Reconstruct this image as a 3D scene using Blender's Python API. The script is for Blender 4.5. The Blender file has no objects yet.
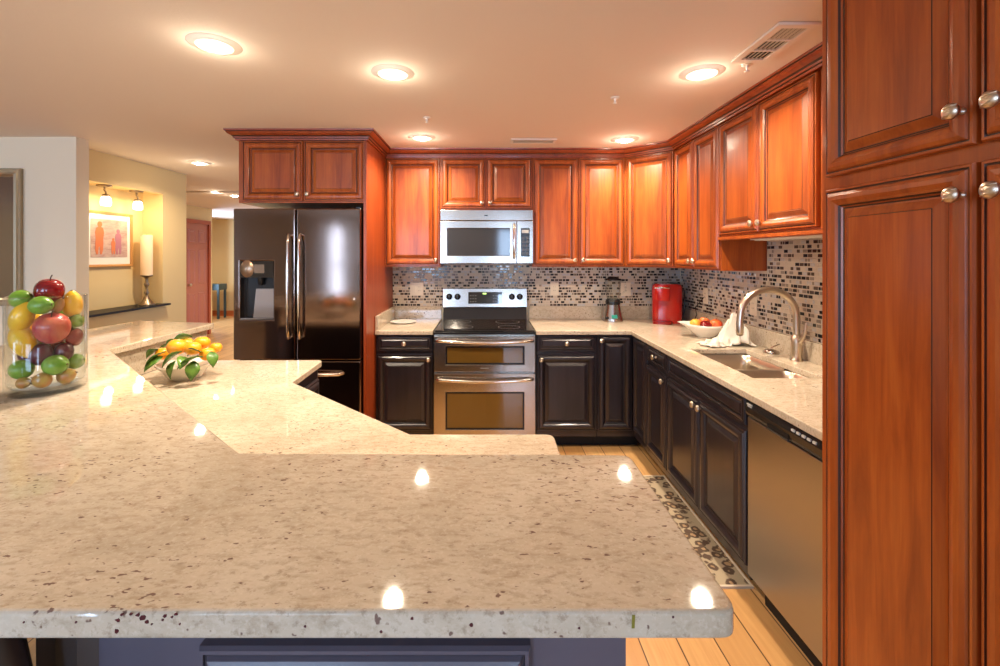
import bpy, bmesh, math, random
from math import sin, cos, pi, radians, sqrt
from mathutils import Vector
random.seed(7)
S = bpy.context.scene
COL = S.collection
# ------------------------------------------------------------------ camera
EYE = 1.47
cd = bpy.data.cameras.new('camera'); cam = bpy.data.objects.new('camera', cd); COL.objects.link(cam)
cam.location = (0, 0, EYE); cam.rotation_euler = (radians(90), 0, 0)
cd.sensor_width = 36; cd.lens = 445 * 36 / 1000.0
cd.shift_x = 0.013; cd.shift_y = -0.078; cd.clip_start = 0.05
S.camera = cam
S.view_settings.view_transform = 'Standard'; S.view_settings.look = 'None'
S.view_settings.gamma = 1; S.view_settings.exposure = 0.66
S.view_settings.use_curve_mapping = False
# ------------------------------------------------------------------ world
W = bpy.data.worlds.new('world'); S.world = W; W.use_nodes = True
W.node_tree.nodes['Background'].inputs[0].default_value = (0.55, 0.72, 1.0, 1)
W.node_tree.nodes['Background'].inputs[1].default_value = 1.2
# ------------------------------------------------------------------ large lights (daylight at the windows behind the camera, plus an unseen one in the hall)
def area(name, loc, rot, sx, sy, power, color):
    l = bpy.data.lights.new(name, 'AREA'); l.shape = 'RECTANGLE'; l.size = sx; l.size_y = sy
    l.energy = power; l.color = color
    o = bpy.data.objects.new(name, l); COL.objects.link(o); o.location = loc; o.rotation_euler = rot
    return o
DAY = (0.50, 0.70, 1.0)
area('daylight', (.55, -3.62, 1.40), (radians(90), 0, 0), .62, 1.45, 36, DAY)
area('daylight', (-1.75, -3.62, 1.40), (radians(90), 0, 0), 1.35, 1.45, 70, DAY)
area('daylight', (-3.25, -3.62, 1.25), (radians(90), 0, 0), .22, 1.75, 22, DAY)
area('daylight', (-7.0, -3.62, 1.40), (radians(90), 0, 0), 2.0, 1.45, 90, DAY)
area('daylight', (-6.3, 9.3, 1.4), (radians(90), 0, radians(-90)), 1.5, 1.6, 60, DAY)  # unseen hall daylight, no window is built here
CAN_POWER = 12.5
CAN_COLOR = (1.0, 0.84, 0.64)

# ------------------------------------------------------------------ materials
def mat(name, col=(.5, .5, .5), rough=.5, metal=0, coat=0, emit=None, estr=0, trans=0, ior=1.45, spec=None):
    m = bpy.data.materials.new(name); m.use_nodes = True
    b = m.node_tree.nodes['Principled BSDF']
    b.inputs['Base Color'].default_value = (*col, 1); b.inputs['Roughness'].default_value = rough
    b.inputs['Metallic'].default_value = metal; b.inputs['Coat Weight'].default_value = coat
    b.inputs['Coat Roughness'].default_value = .12
    b.inputs['IOR'].default_value = ior
    if trans: b.inputs['Transmission Weight'].default_value = trans
    if spec is not None: b.inputs['Specular IOR Level'].default_value = spec
    if emit: b.inputs['Emission Color'].default_value = (*emit, 1); b.inputs['Emission Strength'].default_value = estr
    return m
def nodes(m): return m.node_tree.nodes, m.node_tree.links, m.node_tree.nodes['Principled BSDF']
def coords(m, scale=(1, 1, 1), rot=(0, 0, 0), out='Object'):
    N, L, b = nodes(m)
    t = N.new('ShaderNodeTexCoord'); mp = N.new('ShaderNodeMapping'); L.new(t.outputs[out], mp.inputs[0])
    mp.inputs['Scale'].default_value = scale; mp.inputs['Rotation'].default_value = rot
    return mp.outputs[0]
def noise(m, vec, scale, detail=4, rough=.55, dist=0):
    N, L, b = nodes(m); n = N.new('ShaderNodeTexNoise'); L.new(vec, n.inputs['Vector'])
    n.inputs['Scale'].default_value = scale; n.inputs['Detail'].default_value = detail
    n.inputs['Roughness'].default_value = rough; n.inputs['Distortion'].default_value = dist
    return n.outputs['Fac']
def ramp(m, fac, stops, interp='LINEAR'):
    N, L, b = nodes(m); r = N.new('ShaderNodeValToRGB'); L.new(fac, r.inputs[0]); r.color_ramp.interpolation = interp
    e = r.color_ramp.elements
    while len(e) < len(stops): e.new(0.5)
    for k, (p, c) in enumerate(stops):
        e[k].position = p; e[k].color = (*c, 1) if len(c) == 3 else c
    return r.outputs[0]
def mix(m, fac, a, b_, mode='MIX'):
    N, L, b = nodes(m); x = N.new('ShaderNodeMix'); x.data_type = 'RGBA'; x.blend_type = mode
    if isinstance(fac, float): x.inputs[0].default_value = fac
    else: L.new(fac, x.inputs[0])
    for s, v in ((6, a), (7, b_)):
        if isinstance(v, tuple): x.inputs[s].default_value = (*v, 1)
        else: L.new(v, x.inputs[s])
    return x.outputs[2]
def bump(m, h, strength=.2, dist=.002):
    N, L, b = nodes(m); q = N.new('ShaderNodeBump'); q.inputs['Strength'].default_value = strength
    q.inputs['Distance'].default_value = dist; L.new(h, q.inputs['Height']); L.new(q.outputs[0], b.inputs['Normal'])
def base(m, c): nodes(m)[1].new(c, nodes(m)[2].inputs['Base Color'])
G = (0, 0, 0)
def cherry(name, c0, c1, c2, rough=.36):
    m = mat(name, c1, rough, coat=.12)
    v = coords(m, (9, 9, .9)); n = noise(m, v, 2.2, 6, .6, .6)
    v2 = coords(m, (60, 60, 1.6)); n2 = noise(m, v2, 2.5, 3)
    c = ramp(m, n, [(.28, c0), (.52, c1), (.75, c2)])
    c = mix(m, ramp(m, n2, [(.35, (0, 0, 0)), (.7, (.35, .35, .35))]), c, c0)
    base(m, c); return m
CH = cherry('cherry_wood', (.22, .038, .006), (.38, .078, .010), (.47, .120, .018))
CHD = cherry('cherry_side_veneer', (.20, .030, .008), (.30, .050, .010), (.36, .07, .014))
GLZ = mat('cherry_dark_glaze', (.035, .008, .003), .45, coat=.2)
DK = mat('espresso_painted_wood', (.017, .0125, .0135), .30, coat=.35)
DKV = coords(DK, (8, 8, 1)); base(DK, ramp(DK, noise(DK, DKV, 3, 5), [(.3, (.015, .011, .014)), (.7, (.026, .019, .025))]))
DKG = mat('espresso_groove', (.006, .004, .004), .4, coat=.2)
PENP = mat('espresso_daylight_sheen', (.10, .088, .115), .35, coat=.2)  # dark peninsula wood with the bluish window sheen mixed into its colour
PENG = mat('espresso_daylight_groove', (.03, .026, .036), .4)
KICK = mat('toe_kick_dark', (.008, .006, .006), .6)

def granite():
    m = mat('cream_granite', (.6, .5, .4), .035, coat=.0, ior=1.5)
    v = coords(m)
    big = noise(m, v, 3.0, 5, .6, 1.2)
    c = ramp(m, big, [(.3, (.46, .385, .285)), (.5, (.55, .465, .355)), (.72, (.62, .54, .43))])
    vs = coords(m, (14, 36, 20), (0, 0, radians(-28)))
    mid = noise(m, vs, 2.0, 6, .7, .3)
    c = mix(m, ramp(m, mid, [(.48, (0, 0, 0)), (.68, (.6, .6, .6))]), c, (.33, .245, .155))
    fine = noise(m, v, 160, 3, .6)
    c = mix(m, ramp(m, fine, [(.52, (0, 0, 0)), (.70, (.30, .30, .30))]), c, (.74, .67, .56))
    fine2 = noise(m, coords(m, (1, 1.6, 1), (0, 0, .5)), 75, 4, .7)
    c = mix(m, ramp(m, fine2, [(.55, (0, 0, 0)), (.68, (.65, .65, .65))]), c, (.30, .22, .15))
    # dark mineral specks, clustered
    sp = noise(m, coords(m, (1, 1.9, 1), (0, 0, -.45)), 78, 2, .4)
    cl = noise(m, v, 4.2, 3, .5)
    N, L, b = nodes(m)
    mm = N.new('ShaderNodeMath'); mm.operation = 'MULTIPLY_ADD'; L.new(cl, mm.inputs[0]); mm.inputs[1].default_value = .28; L.new(sp, mm.inputs[2])
    c = mix(m, ramp(m, mm.outputs[0], [(.825, (0, 0, 0)), (.865, (.85, .85, .85))]), c, (.12, .055, .045))
    base(m, c)
    return m
GR = granite()
GARNET = mat('garnet_speck', (.075, .006, .012), .3)
OLIVE = mat('olive_speck', (.22, .19, .03), .3)
CEIL = mat('ceiling_paint', (.78, .69, .60), .9)
bump(CEIL, noise(CEIL, coords(CEIL), 90, 3), .15, .004)
YEL = mat('yellow_wall_paint', (.74, .55, .27), .85)
CREAMW = mat('cream_wall_paint', (.80, .70, .53), .85)
TANW = mat('tan_wall_paint', (.62, .50, .36), .85)
WHITE = mat('white_paint', (.80, .76, .70), .5)
IVORY = mat('ivory_plastic', (.72, .62, .48), .35)
STEEL = mat('stainless_steel', (.42, .385, .35), .22, metal=1)
bump(STEEL, noise(STEEL, coords(STEEL, (1, 1, 90)), 6, 2), .05, .001)
STEELD = mat('dark_stainless_steel', (.22, .160, .135), .11, metal=1)
bump(STEELD, noise(STEELD, coords(STEELD, (90, 90, 1)), 5, 2), .03, .001)
NICKEL = mat('brushed_nickel', (.62, .54, .44), .30, metal=1)
CHROME = mat('bright_handle_metal', (.72, .68, .63), .16, metal=1)
BLK = mat('black_plastic', (.010, .010, .011), .22)
BGLASS = mat('black_glass', (.008, .008, .010), .03, coat=.5, ior=1.7)
BTN = mat('button_marks', (.62, .62, .60), .4)
MESHG = mat('microwave_window_glass', (.035, .035, .04), .07, ior=1.5)
OVENG = mat('oven_glass_amber_reflection', (.13, .070, .014), .04, ior=1.55)  # amber base stands in for the warm reflection on the oven glass
LENS = mat('lamp_lens', (1, .95, .85), .4, emit=(1, .88, .68), estr=45)
REFL = mat('glowing_reflector', (1, .93, .82), .5, emit=(1, .84, .62), estr=1.1)  # reflector around the bulb, its bounced lamplight put in as emission
FROST = mat('glowing_glass_shade', (1, .95, .85), .4, emit=(1, .84, .55), estr=3.5)
DISPL = mat('clock_digits', (.3, .5, .1), .4, emit=(.55, .9, .2), estr=1.2)
def thin_glass(name, tint=(.965, .985, .98), boost=.03):
    m = bpy.data.materials.new(name); m.use_nodes = True; N, L = m.node_tree.nodes, m.node_tree.links; N.clear()
    o = N.new('ShaderNodeOutputMaterial'); mx = N.new('ShaderNodeMixShader'); t = N.new('ShaderNodeBsdfTransparent'); g = N.new('ShaderNodeBsdfGlossy')
    t.inputs[0].default_value = (*tint, 1); g.inputs['Roughness'].default_value = .01; lw = N.new('ShaderNodeLayerWeight'); lw.inputs['Blend'].default_value = .5; f = N.new('ShaderNodeMath'); f.operation = 'POWER'; f.inputs[1].default_value = 4.0; L.new(lw.outputs['Facing'], f.inputs[0])
    a = N.new('ShaderNodeMath'); a.operation = 'ADD'; a.inputs[1].default_value = boost; L.new(f.outputs[0], a.inputs[0])
    L.new(a.outputs[0], mx.inputs[0]); L.new(t.outputs[0], mx.inputs[1]); L.new(g.outputs[0], mx.inputs[2]); L.new(mx.outputs[0], o.inputs[0]); return m
GLASS = thin_glass('clear_glass')
REDM = mat('glossy_red_plastic', (.45, .008, .005), .18, coat=.6)
CER = mat('white_ceramic', (.82, .77, .68), .15, coat=.4)
CLOTH = mat('white_towel_cloth', (.70, .64, .55), .95)
bump(CLOTH, noise(CLOTH, coords(CLOTH), 300, 2), .5, .002)
BRASSD = mat('antique_metal', (.34, .26, .18), .35, metal=1)
CANDLE = mat('cream_candle_wax', (.85, .62, .38), .6)
GOLDF = mat('honey_wood_frame', (.50, .24, .07), .4)
SILF = mat('aged_silver_frame', (.36, .28, .18), .4, metal=.7)
MATB = mat('white_picture_mount', (.80, .74, .64), .8)
DARKL = mat('dark_brown_leather', (.03, .014, .008), .4)
REDDOOR = mat('reddish_door_wood', (.46, .16, .11), .35, coat=.2)
REDBASE = mat('orange_wood_baseboard', (.50, .13, .03), .4)
TEAL = mat('teal_painted_wood', (.025, .05, .055), .4)
BLACKS = mat('black_stone_ledge', (.012, .010, .010), .4, spec=.2)

def floor_mat():
    m = mat('honey_plank_floor', (.6, .35, .15), .28, coat=.15)
    N, L, b = nodes(m); v = coords(m, (1, 1, 1), (0, 0, radians(90)))
    br = N.new('ShaderNodeTexBrick'); L.new(v, br.inputs['Vector'])
    br.inputs['Scale'].default_value = 1; br.inputs['Brick Width'].default_value = 1.15; br.inputs['Row Height'].default_value = .145
    br.inputs['Mortar Size'].default_value = .0028; br.inputs['Mortar Smooth'].default_value = .1; br.offset = .37; br.offset_frequency = 2
    br.inputs['Color1'].default_value = (0, 0, 0, 1); br.inputs['Color2'].default_value = (1, 1, 1, 1); br.inputs['Mortar'].default_value = (.5, .5, .5, 1)
    c = ramp(m, br.outputs['Color'], [(0, (.50, .265, .095)), (.5, (.58, .32, .12)), (1, (.66, .39, .165))])
    g = noise(m, coords(m, (26, 1.6, 1)), 2.2, 5, .6, .4)
    c = mix(m, ramp(m, g, [(.35, (.45, .45, .45)), (.65, (0, 0, 0))]), c, (.42, .20, .07))
    c = mix(m, br.outputs['Fac'], c, (.10, .045, .02)); base(m, c); return m
FLOOR = floor_mat()

def leopard():
    m = mat('leopard_rug_weave', (.5, .4, .3), .95)
    N, L, b = nodes(m); v = coords(m)
    vo = N.new('ShaderNodeTexVoronoi'); L.new(v, vo.inputs['Vector']); vo.inputs['Scale'].default_value = 19; vo.inputs['Randomness'].default_value = .75
    w = noise(m, v, 40, 2); mm = N.new('ShaderNodeMath'); mm.operation = 'MULTIPLY_ADD'; L.new(w, mm.inputs[0]); mm.inputs[1].default_value = .5; L.new(vo.outputs['Distance'], mm.inputs[2])
    c = ramp(m, mm.outputs[0], [(.0, (.34, .22, .12)), (.44, (.34, .22, .12)), (.50, (.085, .052, .034)), (.70, (.085, .052, .034)), (.80, (.38, .30, .20))])
    base(m, c); return m
LEO = leopard()

# ------------------------------------------------------------------ mesh builder
class MB:
    def __init__(s): s.v = []; s.f = []; s.m = []; s.sm = []
    def add(s, vs, fs, mi=0, smooth=False):
        o = len(s.v); s.v += [tuple(p) for p in vs]
        for f in fs: s.f.append(tuple(o + k for k in f)); s.m.append(mi); s.sm.append(smooth)
        return s
    def box(s, x0, x1, y0, y1, z0, z1, mi=0):
        vs = [(x, y, z) for z in (z0, z1) for y in (y0, y1) for x in (x0, x1)]
        return s.add(vs, [(0, 2, 3, 1), (4, 5, 7, 6), (0, 1, 5, 4), (2, 6, 7, 3), (0, 4, 6, 2), (1, 3, 7, 5)], mi)
    def prism(s, poly, z0, z1, mi=0, axis='z'):
        n = len(poly); A = sum(poly[i][0] * poly[(i + 1) % n][1] - poly[(i + 1) % n][0] * poly[i][1] for i in range(n))
        if A < 0: poly = poly[::-1]
        P = {'z': lambda a, b, c: (a, b, c), 'y': lambda a, b, c: (a, c, b), 'x': lambda a, b, c: (c, a, b)}[axis]
        vs = [P(a, b, z0) for a, b in poly] + [P(a, b, z1) for a, b in poly]
        fs = [tuple(range(n))[::-1], tuple(range(n, 2 * n))] + [(i, (i + 1) % n, n + (i + 1) % n, n + i) for i in range(n)]
        if axis == 'y': fs = [f[::-1] for f in fs]
        return s.add(vs, fs, mi)
    def cells(s, xs, ys, inc, z0, z1, mi=0):
        nx, ny = len(xs), len(ys); vs = [(x, y, z) for z in (z0, z1) for y in ys for x in xs]
        ix = lambda i, j, k: k * nx * ny + j * nx + i
        fs = []
        ok = lambda i, j: 0 <= i < nx - 1 and 0 <= j < ny - 1 and inc(i, j)
        for i in range(nx - 1):
            for j in range(ny - 1):
                if not ok(i, j): continue
                fs.append((ix(i, j, 1), ix(i + 1, j, 1), ix(i + 1, j + 1, 1), ix(i, j + 1, 1)))
                fs.append((ix(i, j, 0), ix(i, j + 1, 0), ix(i + 1, j + 1, 0), ix(i + 1, j, 0)))
                if not ok(i, j - 1): fs.append((ix(i, j, 0), ix(i + 1, j, 0), ix(i + 1, j, 1), ix(i, j, 1)))
                if not ok(i, j + 1): fs.append((ix(i, j + 1, 0), ix(i, j + 1, 1), ix(i + 1, j + 1, 1), ix(i + 1, j + 1, 0)))
                if not ok(i - 1, j): fs.append((ix(i, j, 0), ix(i, j, 1), ix(i, j + 1, 1), ix(i, j + 1, 0)))
                if not ok(i + 1, j): fs.append((ix(i + 1, j, 0), ix(i + 1, j + 1, 0), ix(i + 1, j + 1, 1), ix(i + 1, j, 1)))
        return s.add(vs, fs, mi)
    def rings(s, R, mi=0, smooth=True, cap0=True, cap1=True, closed=True):
        n = len(R[0]); vs = [p for r in R for p in r]; fs = []
        for k in range(len(R) - 1):
            for i in range(n if closed else n - 1):
                j = (i + 1) % n; fs.append((k * n + i, k * n + j, (k + 1) * n + j, (k + 1) * n + i))
        s.add(vs, fs, mi, smooth)
        if cap0: s.add(R[0], [tuple(range(n))[::-1]], mi)
        if cap1: s.add(R[-1], [tuple(range(n))], mi)
        return s
    def lathe(s, prof, c=(0, 0, 0), n=24, mi=0, axis='z', smooth=True, sx=1, sy=1, caps=True):
        R = []
        for r, h in prof:
            ring = []
            for k in range(n):
                a = 2 * pi * k / n; u, w = r * cos(a) * sx, r * sin(a) * sy
                if axis == 'z': p = (u, w, h)
                elif axis == 'y': p = (u, h, -w)
                else: p = (h, u, w)
                ring.append((c[0] + p[0], c[1] + p[1], c[2] + p[2]))
            R.append(ring)
        return s.rings(R, mi, smooth, caps, caps)
    def tube(s, pts, r, n=12, mi=0, flat=1.0):
        pts = [Vector(p) for p in pts]; R = []
        rr = r if isinstance(r, (list, tuple)) else [r] * len(pts)
        up = Vector((0, 0, 1)); prev = None
        for k, p in enumerate(pts):
            t = (pts[min(k + 1, len(pts) - 1)] - pts[max(k - 1, 0)]).normalized()
            if prev is None: a = t.cross(up) if abs(t.z) < .95 else t.cross(Vector((0, 1, 0)))
            else: a = prev - t * prev.dot(t)
            a.normalize(); prev = a; b = t.cross(a)
            R.append([tuple(p + a * (rr[k] * cos(2 * pi * i / n)) + b * (rr[k] * flat * sin(2 * pi * i / n))) for i in range(n)])
        return s.rings(R, mi)
    def build(s, name, mats, parent=None, loc=(0, 0, 0), rot=0, bevel=0, segs=2, solid=0, sub=0):
        me = bpy.data.meshes.new(name); me.from_pydata(s.v, [], s.f)
        if not isinstance(mats, (list, tuple)): mats = [mats]
        for m in mats: me.materials.append(m)
        me.polygons.foreach_set('material_index', s.m); me.polygons.foreach_set('use_smooth', s.sm)
        me.update()
        o = bpy.data.objects.new(name, me); COL.objects.link(o)
        if parent: o.parent = parent
        o.location = loc; o.rotation_euler = (0, 0, rot) if not isinstance(rot, tuple) else rot
        if solid: q = o.modifiers.new('solid', 'SOLIDIFY'); q.thickness = solid; q.offset = 0
        if bevel:
            q = o.modifiers.new('bevel', 'BEVEL'); q.width = bevel; q.segments = segs; q.limit_method = 'ANGLE'; q.angle_limit = radians(40)
            q.harden_normals = False
        if sub: q = o.modifiers.new('sub', 'SUBSURF'); q.levels = sub; q.render_levels = sub
        return o
def empty(name, loc, rot=0):
    o = bpy.data.objects.new(name, None); COL.objects.link(o); o.location = loc; o.rotation_euler = (0, 0, rot); o.empty_display_size = .1
    return o
def tag(o, label, cat, group=None):
    o['label'] = label; o['category'] = cat
    if group: o['group'] = group
    return o
def struct(o, label=None):
    o['kind'] = 'structure'
    if label: o['label'] = label
    return o
def relabel(o, label): o['label'] = label; return o
def copy_tree(o, parent=None):
    c = o.copy(); COL.objects.link(c); c.parent = parent
    for ch in list(o.children): copy_tree(ch, c)
    return c
def rrect(cx, cy, w, h, r, z, n=5):
    P = []
    for (sx, sy, a0) in ((1, 1, 0), (-1, 1, 90), (-1, -1, 180), (1, -1, 270)):
        for k in range(n + 1):
            a = radians(a0 + 90 * k / n)
            P.append((cx + sx * (w / 2 - r) + r * cos(a), cy + sy * (h / 2 - r) + r * sin(a), z))
    return P
# ---------------------------------------------------------------- cabinet fronts
def front_panel(w, h, style='cherry', t=.0, big=1.0, drawer=False):
    """raised-panel front; lower-left corner at origin, faces -y"""
    b = MB(); k = big
    if drawer: prof = [(0, 0, 0), (0, .012, 0), (.004, .018, 0), (.011, .018, 1), (.013, .015, 1), (.016, .018, 0), (.022, .0195, 0), (.028, .017, 1), (.030, .012, 1), (.033, .012, 0), (.042, .017, 0)]
    else: prof = [(0, 0, 0), (0, .012, 0), (.003, .0175, 0), (.008, .0175, 1), (.0095, .0145, 1), (.012, .0145, 0), (.015, .020, 0), (.023, .0245, 0), (.034, .0255, 0), (.044, .0215, 0), (.050, .0165, 1), (.052, .0125, 1),
                  (.054, .0115, 0), (.057, .007, 1), (.061, .006, 0), (.066, .0075, 0), (.084, .0170, 0), (.086, .0165, 1), (.088, .0175, 0)]
    R = []; used = []
    mn = min(w, h)
    for i, (ins, d, g) in enumerate(prof):
        ins *= k
        if ins > mn / 2 - .006: break
        R.append([(ins, -d, ins), (w - ins, -d, ins), (w - ins, -d, h - ins), (ins, -d, h - ins)]); used.append(g)
    for i in range(len(R) - 1):
        for q in range(4):
            j = (q + 1) % 4; b.add([R[i][q], R[i][j], R[i + 1][j], R[i + 1][q]], [(0, 1, 2, 3)], used[i])
    b.add(R[-1], [(0, 1, 2, 3)], 0)
    b.add(R[0], [(3, 2, 1, 0)], 0)
    return b
KN = None
def knob_mesh(big=False):
    b = MB(); n = 20
    prof = [(.009, 0), (.009, .003), (.0055, .006), (.005, .014), (.009, .018), (.0155, .020), (.0175, .0235), (.017, .028), (.013, .0325), (.006, .0345), (.0005, .035)]
    R = []
    for (r, h) in prof:
        R.append([(r * cos(2 * pi * k / n), -h, r * sin(2 * pi * k / n)) for k in range(n)])
    b.rings(R, 0, True)
    for k in range(3):
        a = k * 1.05; pts = []
        for q in range(7):
            u = -1 + q / 3.0; pts.append((u * .014, -.0345 + u * u * .008, (k - 1) * .008 + u * .003))
        b.tube(pts, .0022, 6)
    return b
def knob(parent, x, y, z, s=1.0):
    o = knob_mesh().build('handle', NICKEL, parent, (x, y, z)); o['label'] = 'brushed nickel round knob'
    o.scale = (s, s, s); return o
def cabinet(name, label, cat, loc, rot, w, d, z0, z1, fronts, M, dark=False, toe=False, group=None, body_holes=None):
    """fronts: (kind, x, z, w, h, (knobx, knobz) or None). local: front at y=0 facing -y"""
    root = empty(name, loc, rot); tag(root, label, cat, group)
    body = MB(); body.box(0, w, 0, d, z0, z1); bo = body.build('body', M[0], root, bevel=.0015, segs=1)
    if toe: MB().box(0.0, w, .09, d, 0, z0).build('toe_kick', KICK, root)
    for (kind, x, z, fw, fh, kn) in fronts:
        o = front_panel(fw, fh, drawer=(kind == 'drawer')).build(kind, [M[0], M[1]], root, (x, 0, z))
        if kn: knob(o, kn[0], -.016, kn[1])
    return root
R90 = radians(-90)
CM = (CH, GLZ); DM = (DK, DKG)

# ================================================================== ROOM SHELL
H = 2.335
XW, YW = 1.73, 3.97
struct(MB().box(-9.0, 1.9, -3.8, 10.9, -.06, 0).build('floor', FLOOR))
struct(MB().box(-9.0, 1.9, -3.8, 10.9, H, H + .08).build('ceiling', CEIL))
struct(MB().box(XW, XW + .12, -3.8, YW + .12, 0, H).build('wall_right', CREAMW))
struct(MB().box(-1.74, XW, YW, YW + .12, 0, H).build('wall_back', CREAMW))
# wall behind the camera with two window openings
xs = [-9, -8.0, -6.0, -3.37, -3.13, -2.45, -1.05, .23, .87, 1.73]; zs = [0, .36, .65, 2.12, H]
b = MB(); b.cells(xs, zs, lambda i, j: not ((j == 2 and i in (1, 3, 5, 7)) or (j == 1 and i == 3)), 0, .12)
o = b.build('wall_front', CREAMW); o.rotation_euler = (radians(90), 0, 0); o.location = (0, -3.45, 0); struct(o)
def window(n, x0, x1, z0, z1, y):
    r = empty('window_%d' % n, ((x0 + x1) / 2, y, z0)); struct(r); w = x1 - x0; h = z1 - z0
    f = MB(); t = .05
    f.box(-w / 2, -w / 2 + t, -.03, .03, 0, h).box(w / 2 - t, w / 2, -.03, .03, 0, h).box(-w / 2 + t, w / 2 - t, -.03, .03, 0, t).box(-w / 2 + t, w / 2 - t, -.03, .03, h - t, h)
    f.box(-w / 2 + t, w / 2 - t, -.02, .02, h / 2 - .02, h / 2 + .02); f.build('window_frame', WHITE, r)
    return r
window(1, .23, .87, .65, 2.12, -3.50); window(2, -2.45, -1.05, .65, 2.12, -3.50); window(3, -8.0, -6.0, .65, 2.12, -3.50); window(4, -3.37, -3.13, .36, 2.12, -3.50)
struct(MB().box(-9.0, -8.9, -3.8, 10.9, 0, H).build('wall_left', YEL))
# cream wall end at far left
struct(MB().box(-8.9, -3.005, 3.255, 3.36, 0, H).build('wall_left_return', CREAMW))
# yellow wall with the niche : plane X=-3.25
NY0, NY1, NZ0, NZ1 = 3.40, 4.46, .985, 2.08
ys = [3.36, NY0, NY1, 4.81]; zz = [0, NZ0 - .02, NZ1, H]
b = MB(); b.cells(ys, zz, lambda i, j: not (i == 1 and j == 1), 0, .20)
m_ = b.build('wall_niche', YEL)
m_.rotation_euler = (radians(90), 0, radians(90)); m_.location = (-3.45, 0, 0); struct(m_)
struct(MB().box(-3.47, -3.45, 3.36, 4.81, 0, H).build('wall_niche_back', YEL))
# hall beyond
struct(MB().box(-5.30, -5.20, 5.2, 7.58, 0, H).build('wall_hall_left', YEL))
struct(MB().box(-5.30, -5.20, 7.58, 8.30, 2.08, H).build('wall_hall_header', YEL))
struct(MB().box(-5.30, -5.20, 8.30, 8.42, 0, H).build('wall_hall_end', YEL))
struct(MB().box(-8.9, -.2, 10.75, 10.85, 0, H).build('wall_far', YEL))
struct(MB().box(-8.9, -.2, 10.73, 10.75, 0, .13).build('baseboard_far', REDBASE))
struct(MB().box(-6.5, -1.8, 6.02, 6.20, H - .022, H - .001).build('trim_ceiling_beam', CEIL))
# hall door
dr = empty('door_1', (-5.185, 7.64, 0), -R90); struct(dr, 'reddish six-panel wooden hall door')
W_, H_ = .62, 2.03
b = MB(); b.box(0, W_, 0, .035, 0, H_); b.build('door_leaf', REDDOOR, dr)
for (px, pz, pw, ph) in ((.07, .18, .20, .62), (.35, .18, .20, .62), (.07, .95, .20, .62), (.35, .95, .20, .62), (.07, 1.68, .20, .24), (.35, 1.68, .20, .24)):
    q = MB(); R = [[(i_, -d_, i_), (pw - i_, -d_, i_), (pw - i_, -d_, ph - i_), (i_, -d_, ph - i_)] for i_, d_ in ((0, .001), (.012, .010), (.02, .010), (.035, .002), (.05, .008))]
    for i in range(4):
        for k in range(4):
            j = (k + 1) % 4; q.add([R[i][k], R[i][j], R[i + 1][j], R[i + 1][k]], [(0, 1, 2, 3)])
    q.add(R[-1], [(0, 1, 2, 3)]); q.build('door_panel', REDDOOR, dr, (px, 0, pz))
MB().lathe([(.012, 0), (.012, -.03), (.03, -.045), (.028, -.06), (.001, -.07)], (.07, 0, .95), 14, axis='y').build('door_handle', NICKEL, dr)
b = MB(); b.box(-.07, 0, -.03, .03, 0, H_ + .07).box(W_, W_ + .05, -.03, .03, 0, H_ + .07).box(0, W_, -.03, .03, H_, H_ + .07)
b.build('door_casing', mat('red_casing_wood', (.42, .10, .05), .4), dr)

# ================================================================== CEILING LIGHTS
light_pts = [(-1.12, 1.83, 'large recessed light nearest the top left of the ceiling', 1), (-.447, 2.114, 'recessed light above the left half of the near counter', 1), (1.02, 2.114, 'recessed light beside the long slatted ceiling vent', 1),
             (-.478, 3.27, 'small recessed light in front of the cabinet beside the refrigerator', 1), (1.03, 3.33, 'small recessed light in front of the corner wall cabinet', 1),
             (-2.69, 4.17, 'recessed light in front of the yellow niche wall', .7), (-3.69, 6.05, 'far recessed light down the hall, beside the beam', .8), (-3.66, 6.45, 'farthest recessed light, half hidden by the refrigerator cabinet', .8),
             ]
proto = None
def make_can():
    r = empty('recessed_light', (0, 0, 0))
    MB().lathe([(.070, -.010), (.078, -.004), (.100, -.001), (.102, .0005), (.070, .002)], n=32, caps=False).build('trim_ring', WHITE, r)
    MB().lathe([(.071, .0), (.069, -.009), (.040, -.010)], n=28, caps=False).build('reflector_ring', REFL, r)
    MB().lathe([(.040, -.008), (.038, -.014), (.025, -.018), (.001, -.020)], n=28).build('lamp_lens', LENS, r)
    return r
light_pts += [(-4.6, 3.0, None, 1.0), (-6.8, 8.8, None, 1.6), (-3.4, 8.6, None, 1.2)]  # the two far hall cans are unseen, added to brighten the dark hall
for i, (x, y, lb, k) in enumerate(light_pts):
    r = make_can() if proto is None else copy_tree(proto)
    if proto is None: proto = r
    r.location = (x, y, H)
    tag(r, lb or ('recessed ceiling light out of sight at %d decimetres down the left side' % 0 if 0 else {-4.6: 'recessed light in the room left of the cream wall', -6.8: 'unseen recessed light added to brighten the far hall near the console table', -3.4: 'unseen recessed light added behind the refrigerator to brighten the hall'}[x]), 'ceiling light', 'recessed ceiling lights')
    l = bpy.data.lights.new('can_light', 'AREA'); l.shape = 'DISK'; l.size = .075; l.energy = CAN_POWER * k; l.color = CAN_COLOR; l.spread = radians(150)
    lo = bpy.data.objects.new('can_light', l); COL.objects.link(lo); lo.location = (x, y, H - .03)
    l = bpy.data.lights.new('can_bulb', 'POINT'); l.shadow_soft_size = .02; l.energy = 1.1 * k; l.color = CAN_COLOR
    lo = bpy.data.objects.new('can_bulb', l); COL.objects.link(lo); lo.location = (x, y, H - .055)

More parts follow.
